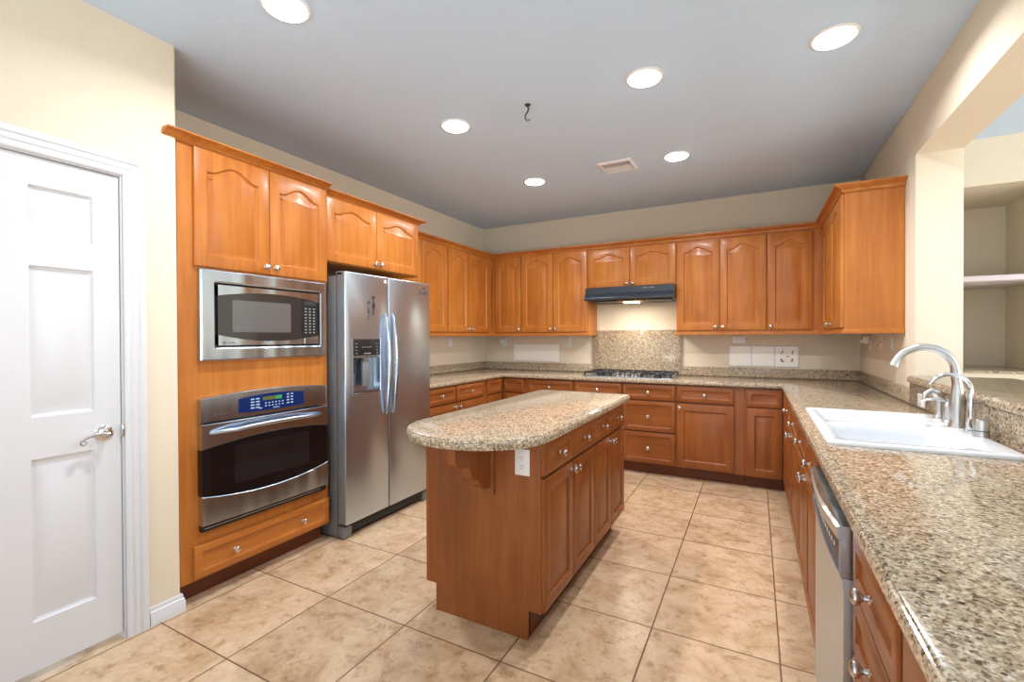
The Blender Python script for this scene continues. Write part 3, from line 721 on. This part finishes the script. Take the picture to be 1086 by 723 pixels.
# door front: steel bands (curved), glass
gx0, gx1 = A+.012, B-.004; kx = .59
def curve_band(mb, x0, x1, z_out, zfun, n=18, y0=-.024, y1=.0):
    top = [(x0+(x1-x0)*k/n, z_out) for k in range(n+1)]; bot = [(x0+(x1-x0)*k/n, zfun(x0+(x1-x0)*k/n)) for k in range(n+1)]
    for (p, q, r, s) in ((top, bot, y0, y0), ):
        mb.rings([[(a[0], y0, a[1]) for a in p], [(a[0], y0, a[1]) for a in q]], False)
    mb.rings([[(a[0], y0, a[1]) for a in bot], [(a[0], y1, a[1]) for a in bot]], False)
    mb.rings([[(a[0], y0, a[1]) for a in top], [(a[0], y1, a[1]) for a in top]], False)
    for e in (0, n): mb.add([(top[e][0], y0, top[e][1]), (bot[e][0], y0, bot[e][1]), (bot[e][0], y1, bot[e][1]), (top[e][0], y1, top[e][1])], [(0, 1, 2, 3)])
mm = (gx0+gx1)/2; hw = (gx1-gx0)/2
zt_ = lambda x: .340+.030*(1-((x-mm)/hw)**2); zb_ = lambda x: .134-.034*(1-((x-mm)/hw)**2)
mb = MB(); curve_band(mb, gx0, kx-.001, D-.006, zt_); curve_band(mb, gx0, kx-.001, C+.006, zb_)
md = mb.build('door', STEEL, t, smooth=40)
mb = MB(); mb.box(gx0, kx-.001, -.020, .001, C+.008, D-.008); mb.build('door_glass', MGLASS, md, smooth=0)
mb = MB(); wl = rrect(gx0+.075, gx0+.425, .150, .322, .012, 4)
mb.rings([[(p[0], -.0203, p[1]) for p in wl], [(p[0], -.0206, p[1]) for p in offset_poly(wl, .002)]], True, False, True); mb.build('window_mesh', MWIN, md, smooth=0)
mb = MB(); curve_band(mb, kx+.001, gx1, D-.006, zt_, 6); curve_band(mb, kx+.001, gx1, C+.006, zb_, 6); 
mb.rings([[(x, -.0242, z) for x, z in rect(kx+.016, gx1-.01, .083, .118)], [(x, -.027, z) for x, z in rect(kx+.018, gx1-.012, .085, .116)]], True, False, True)
mp = mb.build('control_panel', STEEL, t, smooth=40)
mb = MB(); mb.m(0).box(kx+.001, gx1, -.020, .001, C+.008, D-.008); mb.m(2).box(kx+.02, gx1-.02, -.0208, -.0199, .322, .345); mb.m(1)
for r_ in range(9):
    for c_ in range(3): mb.box(kx+.022+c_*.030, kx+.035+c_*.030, -.0208, -.0199, .147+r_*.0185, .1535+r_*.0185)
mb.build('keypad', [BLACK, mat('grey_key_print', srgb(165, 165, 165), .4), DGREY], mp, smooth=0)
def emblem(parent, x, y, z, r):
    mb = MB(); mb.tube([(x+r*cos(2*pi*k/24), y, z+r*sin(2*pi*k/24)) for k in range(25)], r*.13, 6); o = mb.build('emblem', INKD, parent)
    text('GE', r*1.0, INKD, 'emblem_letters', o, (x, y-.0003, z), (R(90), 0, 0), .0003, bold=.0001)
emblem(md, gx0+.03, -.0246, .092, .0085); text('Profile', .016, INKD, 'logo', md, (gx0+.068, -.0245, .092), (R(90), 0, 0), .0003)

# ------------------------------------------------------------------ wall oven
t = thing('wall_oven', 'built in stainless wall oven with black curved window and blue control panel', 'oven', (AX, 1.298, .345), LEFT)
w = .764; z = lambda a: a-.345
mb = MB(); mb.box(.03, w-.03, .0025, .56, .035, .66); mb.build('oven_box', BLACK, t, smooth=0)
# control panel with softly arched top
def bow(u): return 1-((u-w/2)/(w/2))**2
n = 20; mb = MB()
def strip_face(mb, z0f, z1f, y0, yb, x0=0, x1=w, n=20, bowy=.0):
    xs = [x0+(x1-x0)*k/n for k in range(n+1)]
    sec = lambda x: [(x, yb, z0f(x)), (x, y0-bowy*bow(x)+.003, z0f(x)), (x, y0-bowy*bow(x), z0f(x)+.003), (x, y0-bowy*bow(x), z1f(x)-.003), (x, y0-bowy*bow(x)+.003, z1f(x)), (x, yb, z1f(x))]
    mb.rings([sec(x) for x in xs], True, True, True)
strip_face(mb, lambda x: z(.905), lambda x: z(1.026)+.022*bow(x), -.034, 0, bowy=.006)
cpn = mb.build('control_panel', STEEL, t, smooth=40)
mb = MB()
bx0, bx1 = .188, .590
def bpt(u, v, n): return (u, -.034-.006*bow(u)+n, v)
N = 16; lo = [(bx0+(bx1-bx0)*k/N, z(.931)-.006*sin(pi*k/N)) for k in range(N+1)]; hi = [(bx0+(bx1-bx0)*k/N, z(1.008)+.013*sin(pi*k/N)) for k in range(N+1)]
mb.rings([[bpt(*p, .001) for p in lo], [bpt(*p, -.003) for p in lo], [bpt(*p, -.003) for p in hi], [bpt(*p, .001) for p in hi]], False)
for e in (0, N): mb.add([bpt(*lo[e], .001), bpt(*lo[e], -.003), bpt(*hi[e], -.003), bpt(*hi[e], .001)], [(0, 1, 2, 3)])
bl = mb.build('display_glass', BLUE, cpn, smooth=40)
mb = MB(); 
def key(m_, u0, u1, v0, v1): mb.m(m_).add([bpt(u0, v0, -.0036), bpt(u1, v0, -.0036), bpt(u1, v1, -.0036), bpt(u0, v1, -.0036)], [(0, 1, 2, 3)])
key(1, .322, .400, z(.983), z(1.003)); key(2, .400, .440, z(.983), z(1.003))
for r_ in range(4):
    for c_ in range(2): key(0, .252+c_*.030, .274+c_*.030, z(.945)+r_*.016, z(.952)+r_*.016)
for r_ in range(4):
    for c_ in range(2): key(0, .472+c_*.026, .488+c_*.026, z(.948)+r_*.017, z(.955)+r_*.017)
for r_ in range(2):
    for c_ in range(6): key(0, .335+c_*.021, .345+c_*.021, z(.948)+r_*.016, z(.954)+r_*.016)
key(0, .300, .318, z(.939), z(.944)); key(0, .385, .425, z(.934), z(.938))
mb.build('key_print', [KEY, LEDO, LEDG], bl, smooth=0)
emblem(cpn, .065, -.0362, z(.940), .010); text('Profile', .018, INKD, 'logo', cpn, (.108, -.0372, z(.940)), (R(90), 0, 0), .0003)
# door
gt_ = lambda x: z(.769)+.034*bow(x); gb_ = lambda x: z(.534)-.040*bow(x)
mb = MB()
strip_face(mb, gt_, lambda x: z(.897), -.044, 0, bowy=.008)
strip_face(mb, lambda x: z(.385)-.0*bow(x), gb_, -.044, 0, bowy=.008)
od = mb.build('door', STEEL, t, smooth=40)
mb = MB(); strip_face(mb, lambda x: gb_(x)+.0004, lambda x: gt_(x)-.0004, -.0405, 0, bowy=.008); og = mb.build('door_glass', BGLASS, od, smooth=40)
mb = MB(); xs = [.16+.46*k/12 for k in range(13)]
fy = lambda x: -.0410-.008*bow(x)
mb.rings([[(x, fy(x), z(.56)) for x in xs], [(x, fy(x), z(.76)) for x in xs]], False); mb.build('window_mesh', mat('oven_window_mesh', (.014, .014, .015), .12, spec=.6), og, smooth=0)
mb = MB(); pts = []
for k in range(21): s = k/20; pts.append((.045+.655*s, -.050-.042*min(1, sin(pi*s)*2.2)**.8-.01*sin(pi*s), z(.853)+.012*sin(pi*s)))
mb.tube(pts, [.010+.003*sin(pi*k/20) for k in range(21)], 12, 1.0, (0, 0, 1)); mb.build('handle', STEEL, od)
mb = MB(); mb.box(.004, w-.004, -.028, 0, z(.352), z(.3835)); 
mb.build('vent_slot', BLACK, t, smooth=0)
mb = MB(); mb.box(.01, w-.05, -.034, -.0285, z(.3665), z(.371)); mb.build('vent_louver', STEEL, t, smooth=0)

# ------------------------------------------------------------------ dishwasher
t = thing('dishwasher', 'stainless dishwasher under the counter between sink cabinet and drawers', 'dishwasher', (.222, 1.960, 0), RIGHT)
w = .598
mb = MB(); mb.box(.004, w-.004, .004, .58, .112, .868); mb.m(1).box(.004, w-.004, .06, .58, .002, .111); mb.build('dishwasher_body', [GREYM, BLACK], t, smooth=0)
mb = MB(); N = 14; xs = [.004+(w-.008)*k/N for k in range(N+1)]; bw = lambda x: .018*(1-((x-w/2)/(w/2))**2)
# door panel with bowed control top
sec = lambda x: [(x, .003, .115), (x, -.030, .115), (x, -.032, .12), (x, -.032, .70), (x, -.034-bw(x)*.2, .735), (x, -.036-bw(x)*.5, .74), (x, .003, .74)]
mb.rings([sec(x) for x in xs], True, True, True)
dd = mb.build('door', STEELV, t, smooth=40)
mb = MB()
sec = lambda x: [(x, .003, .868), (x, -.038-bw(x), .868), (x, -.045-bw(x), .862), (x, -.043-bw(x), .835), (x, .003, .835)]
mb.rings([sec(x) for x in xs], True, True, True)
mb.box(.004, .012, -.04, .003, .7415, .8345); mb.box(w-.012, w-.004, -.04, .003, .7415, .8345)
cpd = mb.build('control_panel', STEEL, dd, smooth=40)
mb = MB(); sec = lambda x: [(x, .002, .742), (x, -.028-bw(x)*.5, .742), (x, -.034-bw(x)*.8, .834), (x, .002, .834)]
xs2 = [.014+(w-.028)*k/N for k in range(N+1)]
mb.m(0).rings([sec(x) for x in xs2], True, True, True); mb.m(1)
for k in range(14):
    x = .08+.032*k; yy = -.0325-bw(x)*.66
    mb.box(x, x+.014, yy-.0012, yy, .786, .796)
mb.build('key_strip', [BLACK, KEYW], cpd, smooth=0)

# ------------------------------------------------------------------ range hood
t = thing('range_hood', 'black under cabinet range hood with lit lamp above the cooktop', 'range hood', (-1.598, YB-.003, 0), 0)
w = .896; mb = MB()
pf = [(0, 1.849), (-.465, 1.849), (-.470, 1.845), (-.470, 1.785), (-.478, 1.775), (-.512, 1.742), (-.515, 1.735), (-.512, 1.718), (-.50, 1.712), (-.475, 1.712), (-.475, 1.722), (-.45, 1.725), (-.45, 1.712), (0, 1.70)]
mb.rings([[(0, a, b) for a, b in pf], [(w, a, b) for a, b in pf]], True, True, True)
hb = mb.build('hood_shell', HOODM, t, smooth=25)
mb = MB(); mb.m(0).box(.58, .73, -.473, -.4702, 1.812, 1.832, .0005); mb.m(1)
for k in range(2): mb.box(.60+.065*k, .645+.065*k, -.4745, -.4728, 1.818, 1.826)
mb.build('switch_plate', [DGREY, GREYM], t, smooth=0)
mb = MB(); mb.box(.34, .60, -.46, -.30, 1.690, 1.7065, .003); lampb = mb.build('lamp_housing', COPPER, t)
mb = MB(); mb.box(.40, .54, -.45, -.34, 1.682, 1.6895, .003); mb.build('lamp_lens', HLAMP, lampb)
mb = MB(); mb.box(.05, .32, -.44, -.12, 1.700, 1.706); mb.box(.62, .86, -.44, -.12, 1.700, 1.706); mb.build('grease_filter', DGREY, t, smooth=0)
area('hood_lamp_light', (-1.612+.47, YB-.39, 1.676), (0, 0, 0), .14, .1, 4.5, (1, .92, .8))

# ------------------------------------------------------------------ cooktop
t = thing('cooktop', 'five burner gas cooktop with black grates set in back counter', 'cooktop', (-1.600, 4.525, ZT), 0)
w, d = .915, .53
mb = MB(); O = rrect(0, w, 0, d, .02, 4)
mb.rings([[(p[0], p[1], .0008) for p in O], [(p[0], p[1], .007) for p in O], [(*p, .009) for p in offset_poly(O, .004)], [(*p, .006) for p in offset_poly(O, .02)]], True, True, True)
mb.build('cooktop_pan', STEEL, t, smooth=40)
for k, (x0, x1) in enumerate(((.03, .31), (.605, .885), (.34, .575))):
    mb = MB(); y0_, y1_ = (.04, .49) if k < 2 else (.26, .49); bz = .046
    for x in (x0, x1): mb.box(x-.006, x+.006, y0_, y1_, bz-.012, bz, .002)
    for y in ([y0_, (y0_+y1_)/2, y1_] if k < 2 else [y0_, y1_]): mb.box(x0, x1, y-.006, y+.006, bz-.012, bz, .002)
    xm = (x0+x1)/2
    cs = [(xm, .15), (xm, .38)] if k < 2 else [(xm, .37)]
    for cxx, cyy in cs:
        for a in range(4): 
            an = R(45+90*a); mb.tube([(cxx+.03*cos(an), cyy+.03*sin(an), bz-.004), (cxx+.12*cos(an)*.95, cyy+.12*sin(an)*.8, bz-.006)], .005, 6)
    for x in (x0, x1):
        for y in (y0_, y1_): mb.box(x-.008, x+.008, y-.008, y+.008, .0075, bz-.012)
    mb.build('grate', IRON, t)
    for cxx, cyy in cs:
        MB().lathe([(.001, 0), (.045, 0), (.042, .010), (.034, .012), (.034, .018), (.028, .022), (.001, .023)], (cxx, cyy, .0065), (0, 0, 1), 24).build('burner', BURN, t)
for k in range(5):
    MB().lathe([(.001, 0), (.021, 0), (.020, .004), (.016, .006), (.0155, .026), (.013, .029), (.001, .029)], (.363+.047*k, .07+(.045 if k % 2 else 0), .0065), (0, 0, 1), 18).build('control_knob', CHROME, t)

# ------------------------------------------------------------------ sink
t = thing('sink', 'white double bowl drop in sink in the right hand counter', 'sink', (SX0, SY0, ZT), 0)
w, d = SX1-SX0, SY1-SY0; mb = MB()
O = rrect(0, w, 0, d, .03, 5)
b1 = rrect(.045, w-.125, .045, d*.50-.012, .05, 5); b2 = rrect(.045, w-.125, d*.50+.018, d-.045, .05, 5)
mb.rings([[(*p, .0008) for p in O], [(*p, .008) for p in O], [(*p, .014) for p in offset_poly(O, .004)], [(*p, .016) for p in offset_poly(O, .010)]], True)
face_holes(mb, offset_poly(O, .010), [b1, b2], lambda u, v: (u, v, .016))
for b in (b1, b2):
    mb.rings([[(*p, .016) for p in b], [(*p, .010) for p in offset_poly(b, .006)], [(*p, -.02) for p in offset_poly(b, .010)], [(*p, -.14) for p in offset_poly(b, .022)], [(*p, -.165) for p in offset_poly(b, .034)], [(*p, -.17) for p in offset_poly(b, .044)]], True, False, True)
mb.build('sink_bowl', PORC, t, smooth=50)
for cy in (d*.26, d*.75):
    MB().lathe([(.001, -.169), (.04, -.169), (.042, -.167), (.030, -.1665), (.001, -.168)], (w*.42, cy, 0), (0, 0, 1), 20).build('drain', CHROME, t)

ZS = ZT+.0165
# faucet
t = thing('faucet', 'tall brushed nickel gooseneck kitchen faucet behind the white sink', 'faucet', (.758, 2.61, ZS), 0)
mb = MB().lathe([(.001, 0), (.031, 0), (.031, .006), (.026, .014), (.025, .04), (.027, .075), (.027, .11), (.022, .15), (.018, .18), (.001, .185)], (0, 0, 0), (0, 0, 1), 24); mb.build('faucet_body', BRUSHN, t)
mb = MB(); pts = [(0, 0, .14), (.0, 0, .17), (-.004, 0, .21)]
for k in range(13): a = R(-5+150*k/12); pts.append((-.110+.104*cos(a), 0, .235+.104*sin(a)))
pts += [(-.209, 0, .268), (-.213, 0, .255)]
mb.tube(pts, [.018, .0175, .017]+[.0165-.0001*k for k in range(13)]+[.0165, .018], 14, upv=(0, 1, 0)); sp = mb.build('spout', BRUSHN, t)
mb = MB().lathe([(.001, 0), (.026, 0), (.025, .006), (.019, .014), (.018, .04), (.022, .085), (.021, .10), (.001, .108)], (0, 0, 0), (0, 0, 1), 20)
mb.tube([(0, 0, .09), (-.012, -.004, .118), (-.035, -.010, .128), (-.055, -.014, .112), (-.062, -.016, .085)], [.019, .018, .015, .012, .009], 12); o = mb.build('handle', BRUSHN, t); o.location = (.010, .25, 0)
t = thing('soap_dispenser', 'short brushed nickel soap pump with thin nozzle beside the gooseneck faucet', 'soap dispenser', (.766, 2.735, ZS), 0)
MB().lathe([(.001, 0), (.024, 0), (.023, .005), (.0205, .008), (.0205, .062), (.018, .078), (.010, .090), (.001, .093)], (0, 0, 0), (0, 0, 1), 20).build('pump_body', BRUSHN, t)
MB().tube([(.006, 0, .086), (-.02, 0, .098), (-.05, 0, .102), (-.078, 0, .096), (-.092, 0, .086)], [.008, .006, .0055, .005, .004], 10).build('nozzle', BRUSHN, t)
t = thing('filter_faucet', 'thin curved filtered water faucet in front of the tall gooseneck faucet', 'faucet', (.766, 2.50, ZS), 0)
mb = MB(); mb.lathe([(.001, 0), (.021, 0), (.021, .004), (.017, .008), (.001, .009)], (0, 0, 0), (0, 0, 1), 18); mb.box(-.013, .013, -.013, .013, .008, .055, .003); mb.box(.012, .026, -.006, .006, .028, .046, .002); mb.build('faucet_body', CHROME, t)
pts = [(0, 0, .05), (0, 0, .10), (.002, 0, .15)]
for k in range(11): a = R(0+140*k/10); pts.append((-.062+.064*cos(a), 0, .170+.060*sin(a)))
pts += [(-.128, 0, .185)]
MB().tube(pts, [.010, .0095, .009]+[.0075]*11+[.0065], 10, upv=(0, 1, 0)).build('spout', CHROME, t)
mb = MB(); mb.m(0).lathe([(.001, 0), (.024, 0), (.024, .020), (.001, .021)], (0, 0, 0), (0, 0, 1), 28); mb.m(1).lathe([(.001, .0205), (.0228, .0205), (.0228, .024), (.001, .0245)], (0, 0, 0), (0, 0, 1), 28)
mb.m(0).lathe([(.001, .0242), (.024, .0242), (.024, .062), (.022, .066), (.001, .067)], (0, 0, 0), (0, 0, 1), 28)
tag(mb.build('air_gap_cap', [BRUSHN, mat('teal_ring', srgb(60, 110, 110), .4)], loc=None), 'short brushed nickel air gap cylinder at near end of the faucet row', 'air gap').location = (.768, 2.405, ZS)

# ------------------------------------------------------------------ outlets on walls
def outlet(label, loc, rz, kind='duplex', horiz=False, extra=None, name='wall_outlet', cat='outlet', wh=(.070, .115), grp='outlets'):
    mb = MB(); outlet_mesh(mb, wh[0], wh[1], kind)
    if horiz: mb.xf(Matrix.Rotation(R(90), 4, 'Y'))
    o = mb.build(name, [WHITE2, DARKHOLE]); o.location = loc; o.rotation_euler = (0, 0, rz)
    return tag(o, label, cat, grp)
yb = YB-.0008
outlet('white outlet on the left wall under the wall cabinets', (XL+.0008, 4.40, 1.285), LEFT)
outlet('white outlet on back wall near left corner with a plug adapter in it', (-2.835, yb, 1.275), BACK)
outlet('white outlet on back wall between the left picture tiles and the granite panel', (-1.965, yb, 1.272), BACK)
outlet('wide white outlet on back wall above the right picture tiles', (-.150, yb, 1.300), BACK, horiz=True)
outlet('white outlet on the right wall under the cabinet, nearest the corner', (XR-.0008, 4.72, 1.275), RIGHT)
outlet('white jack plate on the right wall, middle of three under the cabinet', (XR-.0008, 4.35, 1.285), RIGHT, 'jack')
outlet('white switch on the right wall, nearest of three under the cabinet', (XR-.0008, 4.03, 1.285), RIGHT, 'switch')
outlet('white outlet set in granite facing of the raised bar behind the sink', (XR-.0248, 3.29, .975), RIGHT, horiz=False, wh=(.115, .07) )
mb = MB(); mb.box(-.022, .022, -.045, -.001, -.03, .03, .006); mb.box(-.012, .012, -.06, -.045, -.02, .005, .004)
a1 = tag(mb.build('plug_adapter', WHITE2), 'white plug adapter in the outlet near the left corner of back wall', 'plug adapter', 'plug adapters'); a1.location = (-2.868, yb-.0095, 1.29)
a2 = a1.copy(); COL.objects.link(a2); a2.location = (XR-.0105, 4.72, 1.30); a2.rotation_euler = (0, 0, RIGHT); a2['label'] = 'white plug adapter hanging in the outlet under the right wall cabinet'

# ------------------------------------------------------------------ decorative tile panels
def tile_panel(x0, x1, z0, z1, pattern, labs):
    n = 3; bw = .012; tw = (x1-x0)/3
    for k in range(3):
        a, b = x0+tw*k+.0006, x0+tw*(k+1)-.0006
        mb = MB(); mb.m(0); O = rect(a, b, z0, z1); ff = lambda p, y: (p[0], YB-.001-y, p[1])
        bw = .020
        mb.rings([[ff(p, 0) for p in O], [ff(p, .008) for p in O], [ff(p, .010) for p in offset_poly(O, .002)], [ff(p, .010) for p in offset_poly(O, bw*.85)], [ff(p, .009) for p in offset_poly(O, bw)]], True)
        mb.m(1); I = offset_poly(O, bw); N = 10; gx = [I[0][0]+(I[1][0]-I[0][0])*i/N for i in range(N+1)]; gz = [I[0][1]+(I[2][1]-I[0][1])*i/N for i in range(N+1)]
        cxx, czz = (a+b)/2, (z0+z1)/2
        for j in range(N):
            r1 = [ff((x, gz[j]), .009+.0012*abs(sin((x-cxx)*60+(gz[j]-czz)*45+k))) for x in gx]; r2 = [ff((x, gz[j+1]), .009+.0012*abs(sin((x-cxx)*60+(gz[j+1]-czz)*45+k))) for x in gx]
            mb.rings([r1, r2], False)
        if pattern and k == 2:
            mb.m(2)
            for (u, v, an, l) in ((-.035, .05, 60, .03), (-.045, .03, 10, .022), (.05, .05, 80, .03), (.045, .03, -60, .02), (.01, 0, 5, .03), (-.04, -.045, -55, .045), (.045, -.04, 70, .04), (-.03, -.055, 20, .02)):
                ca, sa = cos(R(an)), sin(R(an)); pp = []
                for q in range(8):
                    th = 2*pi*q/8; px, pz = l/2*cos(th), l*.20*sin(th); pp.append((cxx+u+px*ca-pz*sa, czz+v*.9+px*sa+pz*ca))
                mb.rings([[ff(p, .0100) for p in pp], [ff(p, .0118) for p in offset_poly(pp, .001)]], True, True, True)
        tag(mb.build('decorative_tile', [CERAMW, CERAM, LEAF], smooth=50), labs[k], 'tile', 'decorative wall tiles')
tile_panel(-2.704, -2.089, 1.035, 1.246, False, ['cream white bordered tile, left one of the trio left of the cooktop', 'cream white bordered tile, middle one of the trio left of the cooktop', 'cream white bordered tile, right one of the trio left of the cooktop'])
tile_panel(-.236, .363, 1.035, 1.240, True, ['cream white bordered tile, left one of the trio right of the cooktop', 'cream white bordered tile, middle one of the trio right of the cooktop', 'cream tile with scattered olive leaves, right of the cooktop near the corner'])

# ------------------------------------------------------------------ niche shelf
tag(MB().box(XR2+.102, NX-.002, NY-.0, NB-.002, 1.722, 1.762, .003).build('niche_shelf', LAV), 'pale lavender white shelf in the niche of the next room', 'shelf')

tag(MB().box(XR2+.102, NX-.002, NY-.012, NB-.002, 1.0635, 1.078, .002).build('niche_ledge', GR), 'brown granite ledge at the bottom of the niche in the next room', 'ledge')

# ------------------------------------------------------------------ ceiling things
def downlight(x, y, label):
    t = thing('recessed_downlight', label, 'ceiling light', (x, y, H), 0, 'recessed ceiling downlights')
    MB().lathe([(.080, -.001), (.101, -.001), (.101, -.004), (.095, -.008), (.086, -.009), (.083, -.004), (.080, -.001)], (0, 0, 0), (0, 0, 1), 40).build('trim_ring', WHITE2, t)
    MB().lathe([(.084, -.0085), (.083, -.0125), (.065, -.018), (.032, -.0215), (.001, -.022)], (0, 0, 0), (0, 0, 1), 32).build('lens', LAMP, t)
    l = bpy.data.lights.new('downlight_beam', 'AREA'); l.shape = 'DISK'; l.size = .12; l.energy = DL_POWER; l.color = (.97, .98, 1); l.spread = R(156)
    o = bpy.data.objects.new('downlight_beam', l); o.location = (x, y, H-.026); COL.objects.link(o)
downlight(-1.765, 1.285, 'round recessed ceiling light nearest the white pantry door')
downlight(-1.765, 2.533, 'round recessed ceiling light in front of the refrigerator')
downlight(-1.766, 3.774, 'round recessed ceiling light left of the ceiling vent')
downlight(-.545, 3.773, 'round recessed ceiling light right of the ceiling vent')
downlight(-.535, 2.553, 'round recessed ceiling light over the island, right of the dark hook')
downlight(.326, 2.634, 'round recessed ceiling light above the sink counter')
t = thing('ceiling_vent', 'white square air vent grille in the ceiling near the back wall', 'vent', (-1.005, 3.764, H), 0)
mb = MB(); O = rect(-.137, .137, -.13, .13); I = rect(-.105, .105, -.098, .098)
mb.rings([[(*p, -.001) for p in O], [(*p, -.006) for p in O], [(*p, -.014) for p in offset_poly(O, .012)], [(*p, -.014) for p in offset_poly(O, .028)], [(*p, -.003) for p in I]], True); mb.build('vent_frame', WHITE2, t, smooth=0)
MB().box(-.105, .105, -.098, .098, -.0028, -.001).build('vent_duct', DARKHOLE, t, smooth=0)
mb = MB(); mb.box(-.105, .105, -.003, .003, -.014, -.003); mb.box(-.003, .003, -.098, -.003, -.014, -.003)
for k in range(9):
    y = -.09+.0095*k; 
    for x0, x1 in ((-.1, -.006), (.006, .1)):
        pass
for k in range(7):
    mb.box(-.10, .10, .010+.0125*k, .0115+.0125*k+.004, -.013, -.004)
for k in range(8):
    for s in (-1, 1): mb.box(s*(.012+.0115*k)-.002, s*(.012+.0115*k)+.002, -.095, -.006, -.013, -.004)
mb.build('vent_slat', WHITE2, t, smooth=0)
mb = MB().lathe([(.001, 0), (.018, 0), (.017, -.005), (.008, -.010), (.004, -.016), (.001, -.017)], (0, 0, 0), (0, 0, 1), 16)
pts = [(0, 0, -.012), (.006, 0, -.026), (.0, 0, -.042), (-.014, 0, -.058), (-.018, 0, -.076), (-.008, 0, -.094), (.006, 0, -.098), (.016, 0, -.090)]
mb.tube(pts, [.005, .005, .005, .0045, .004, .0035, .003, .0035], 8)
tag(mb.build('ceiling_hook', mat('dark_hook', (.03, .03, .03), .5)), 'small dark curled hook hanging from ceiling between the lights', 'hook').location = (-1.222, 2.515, H-.0005)
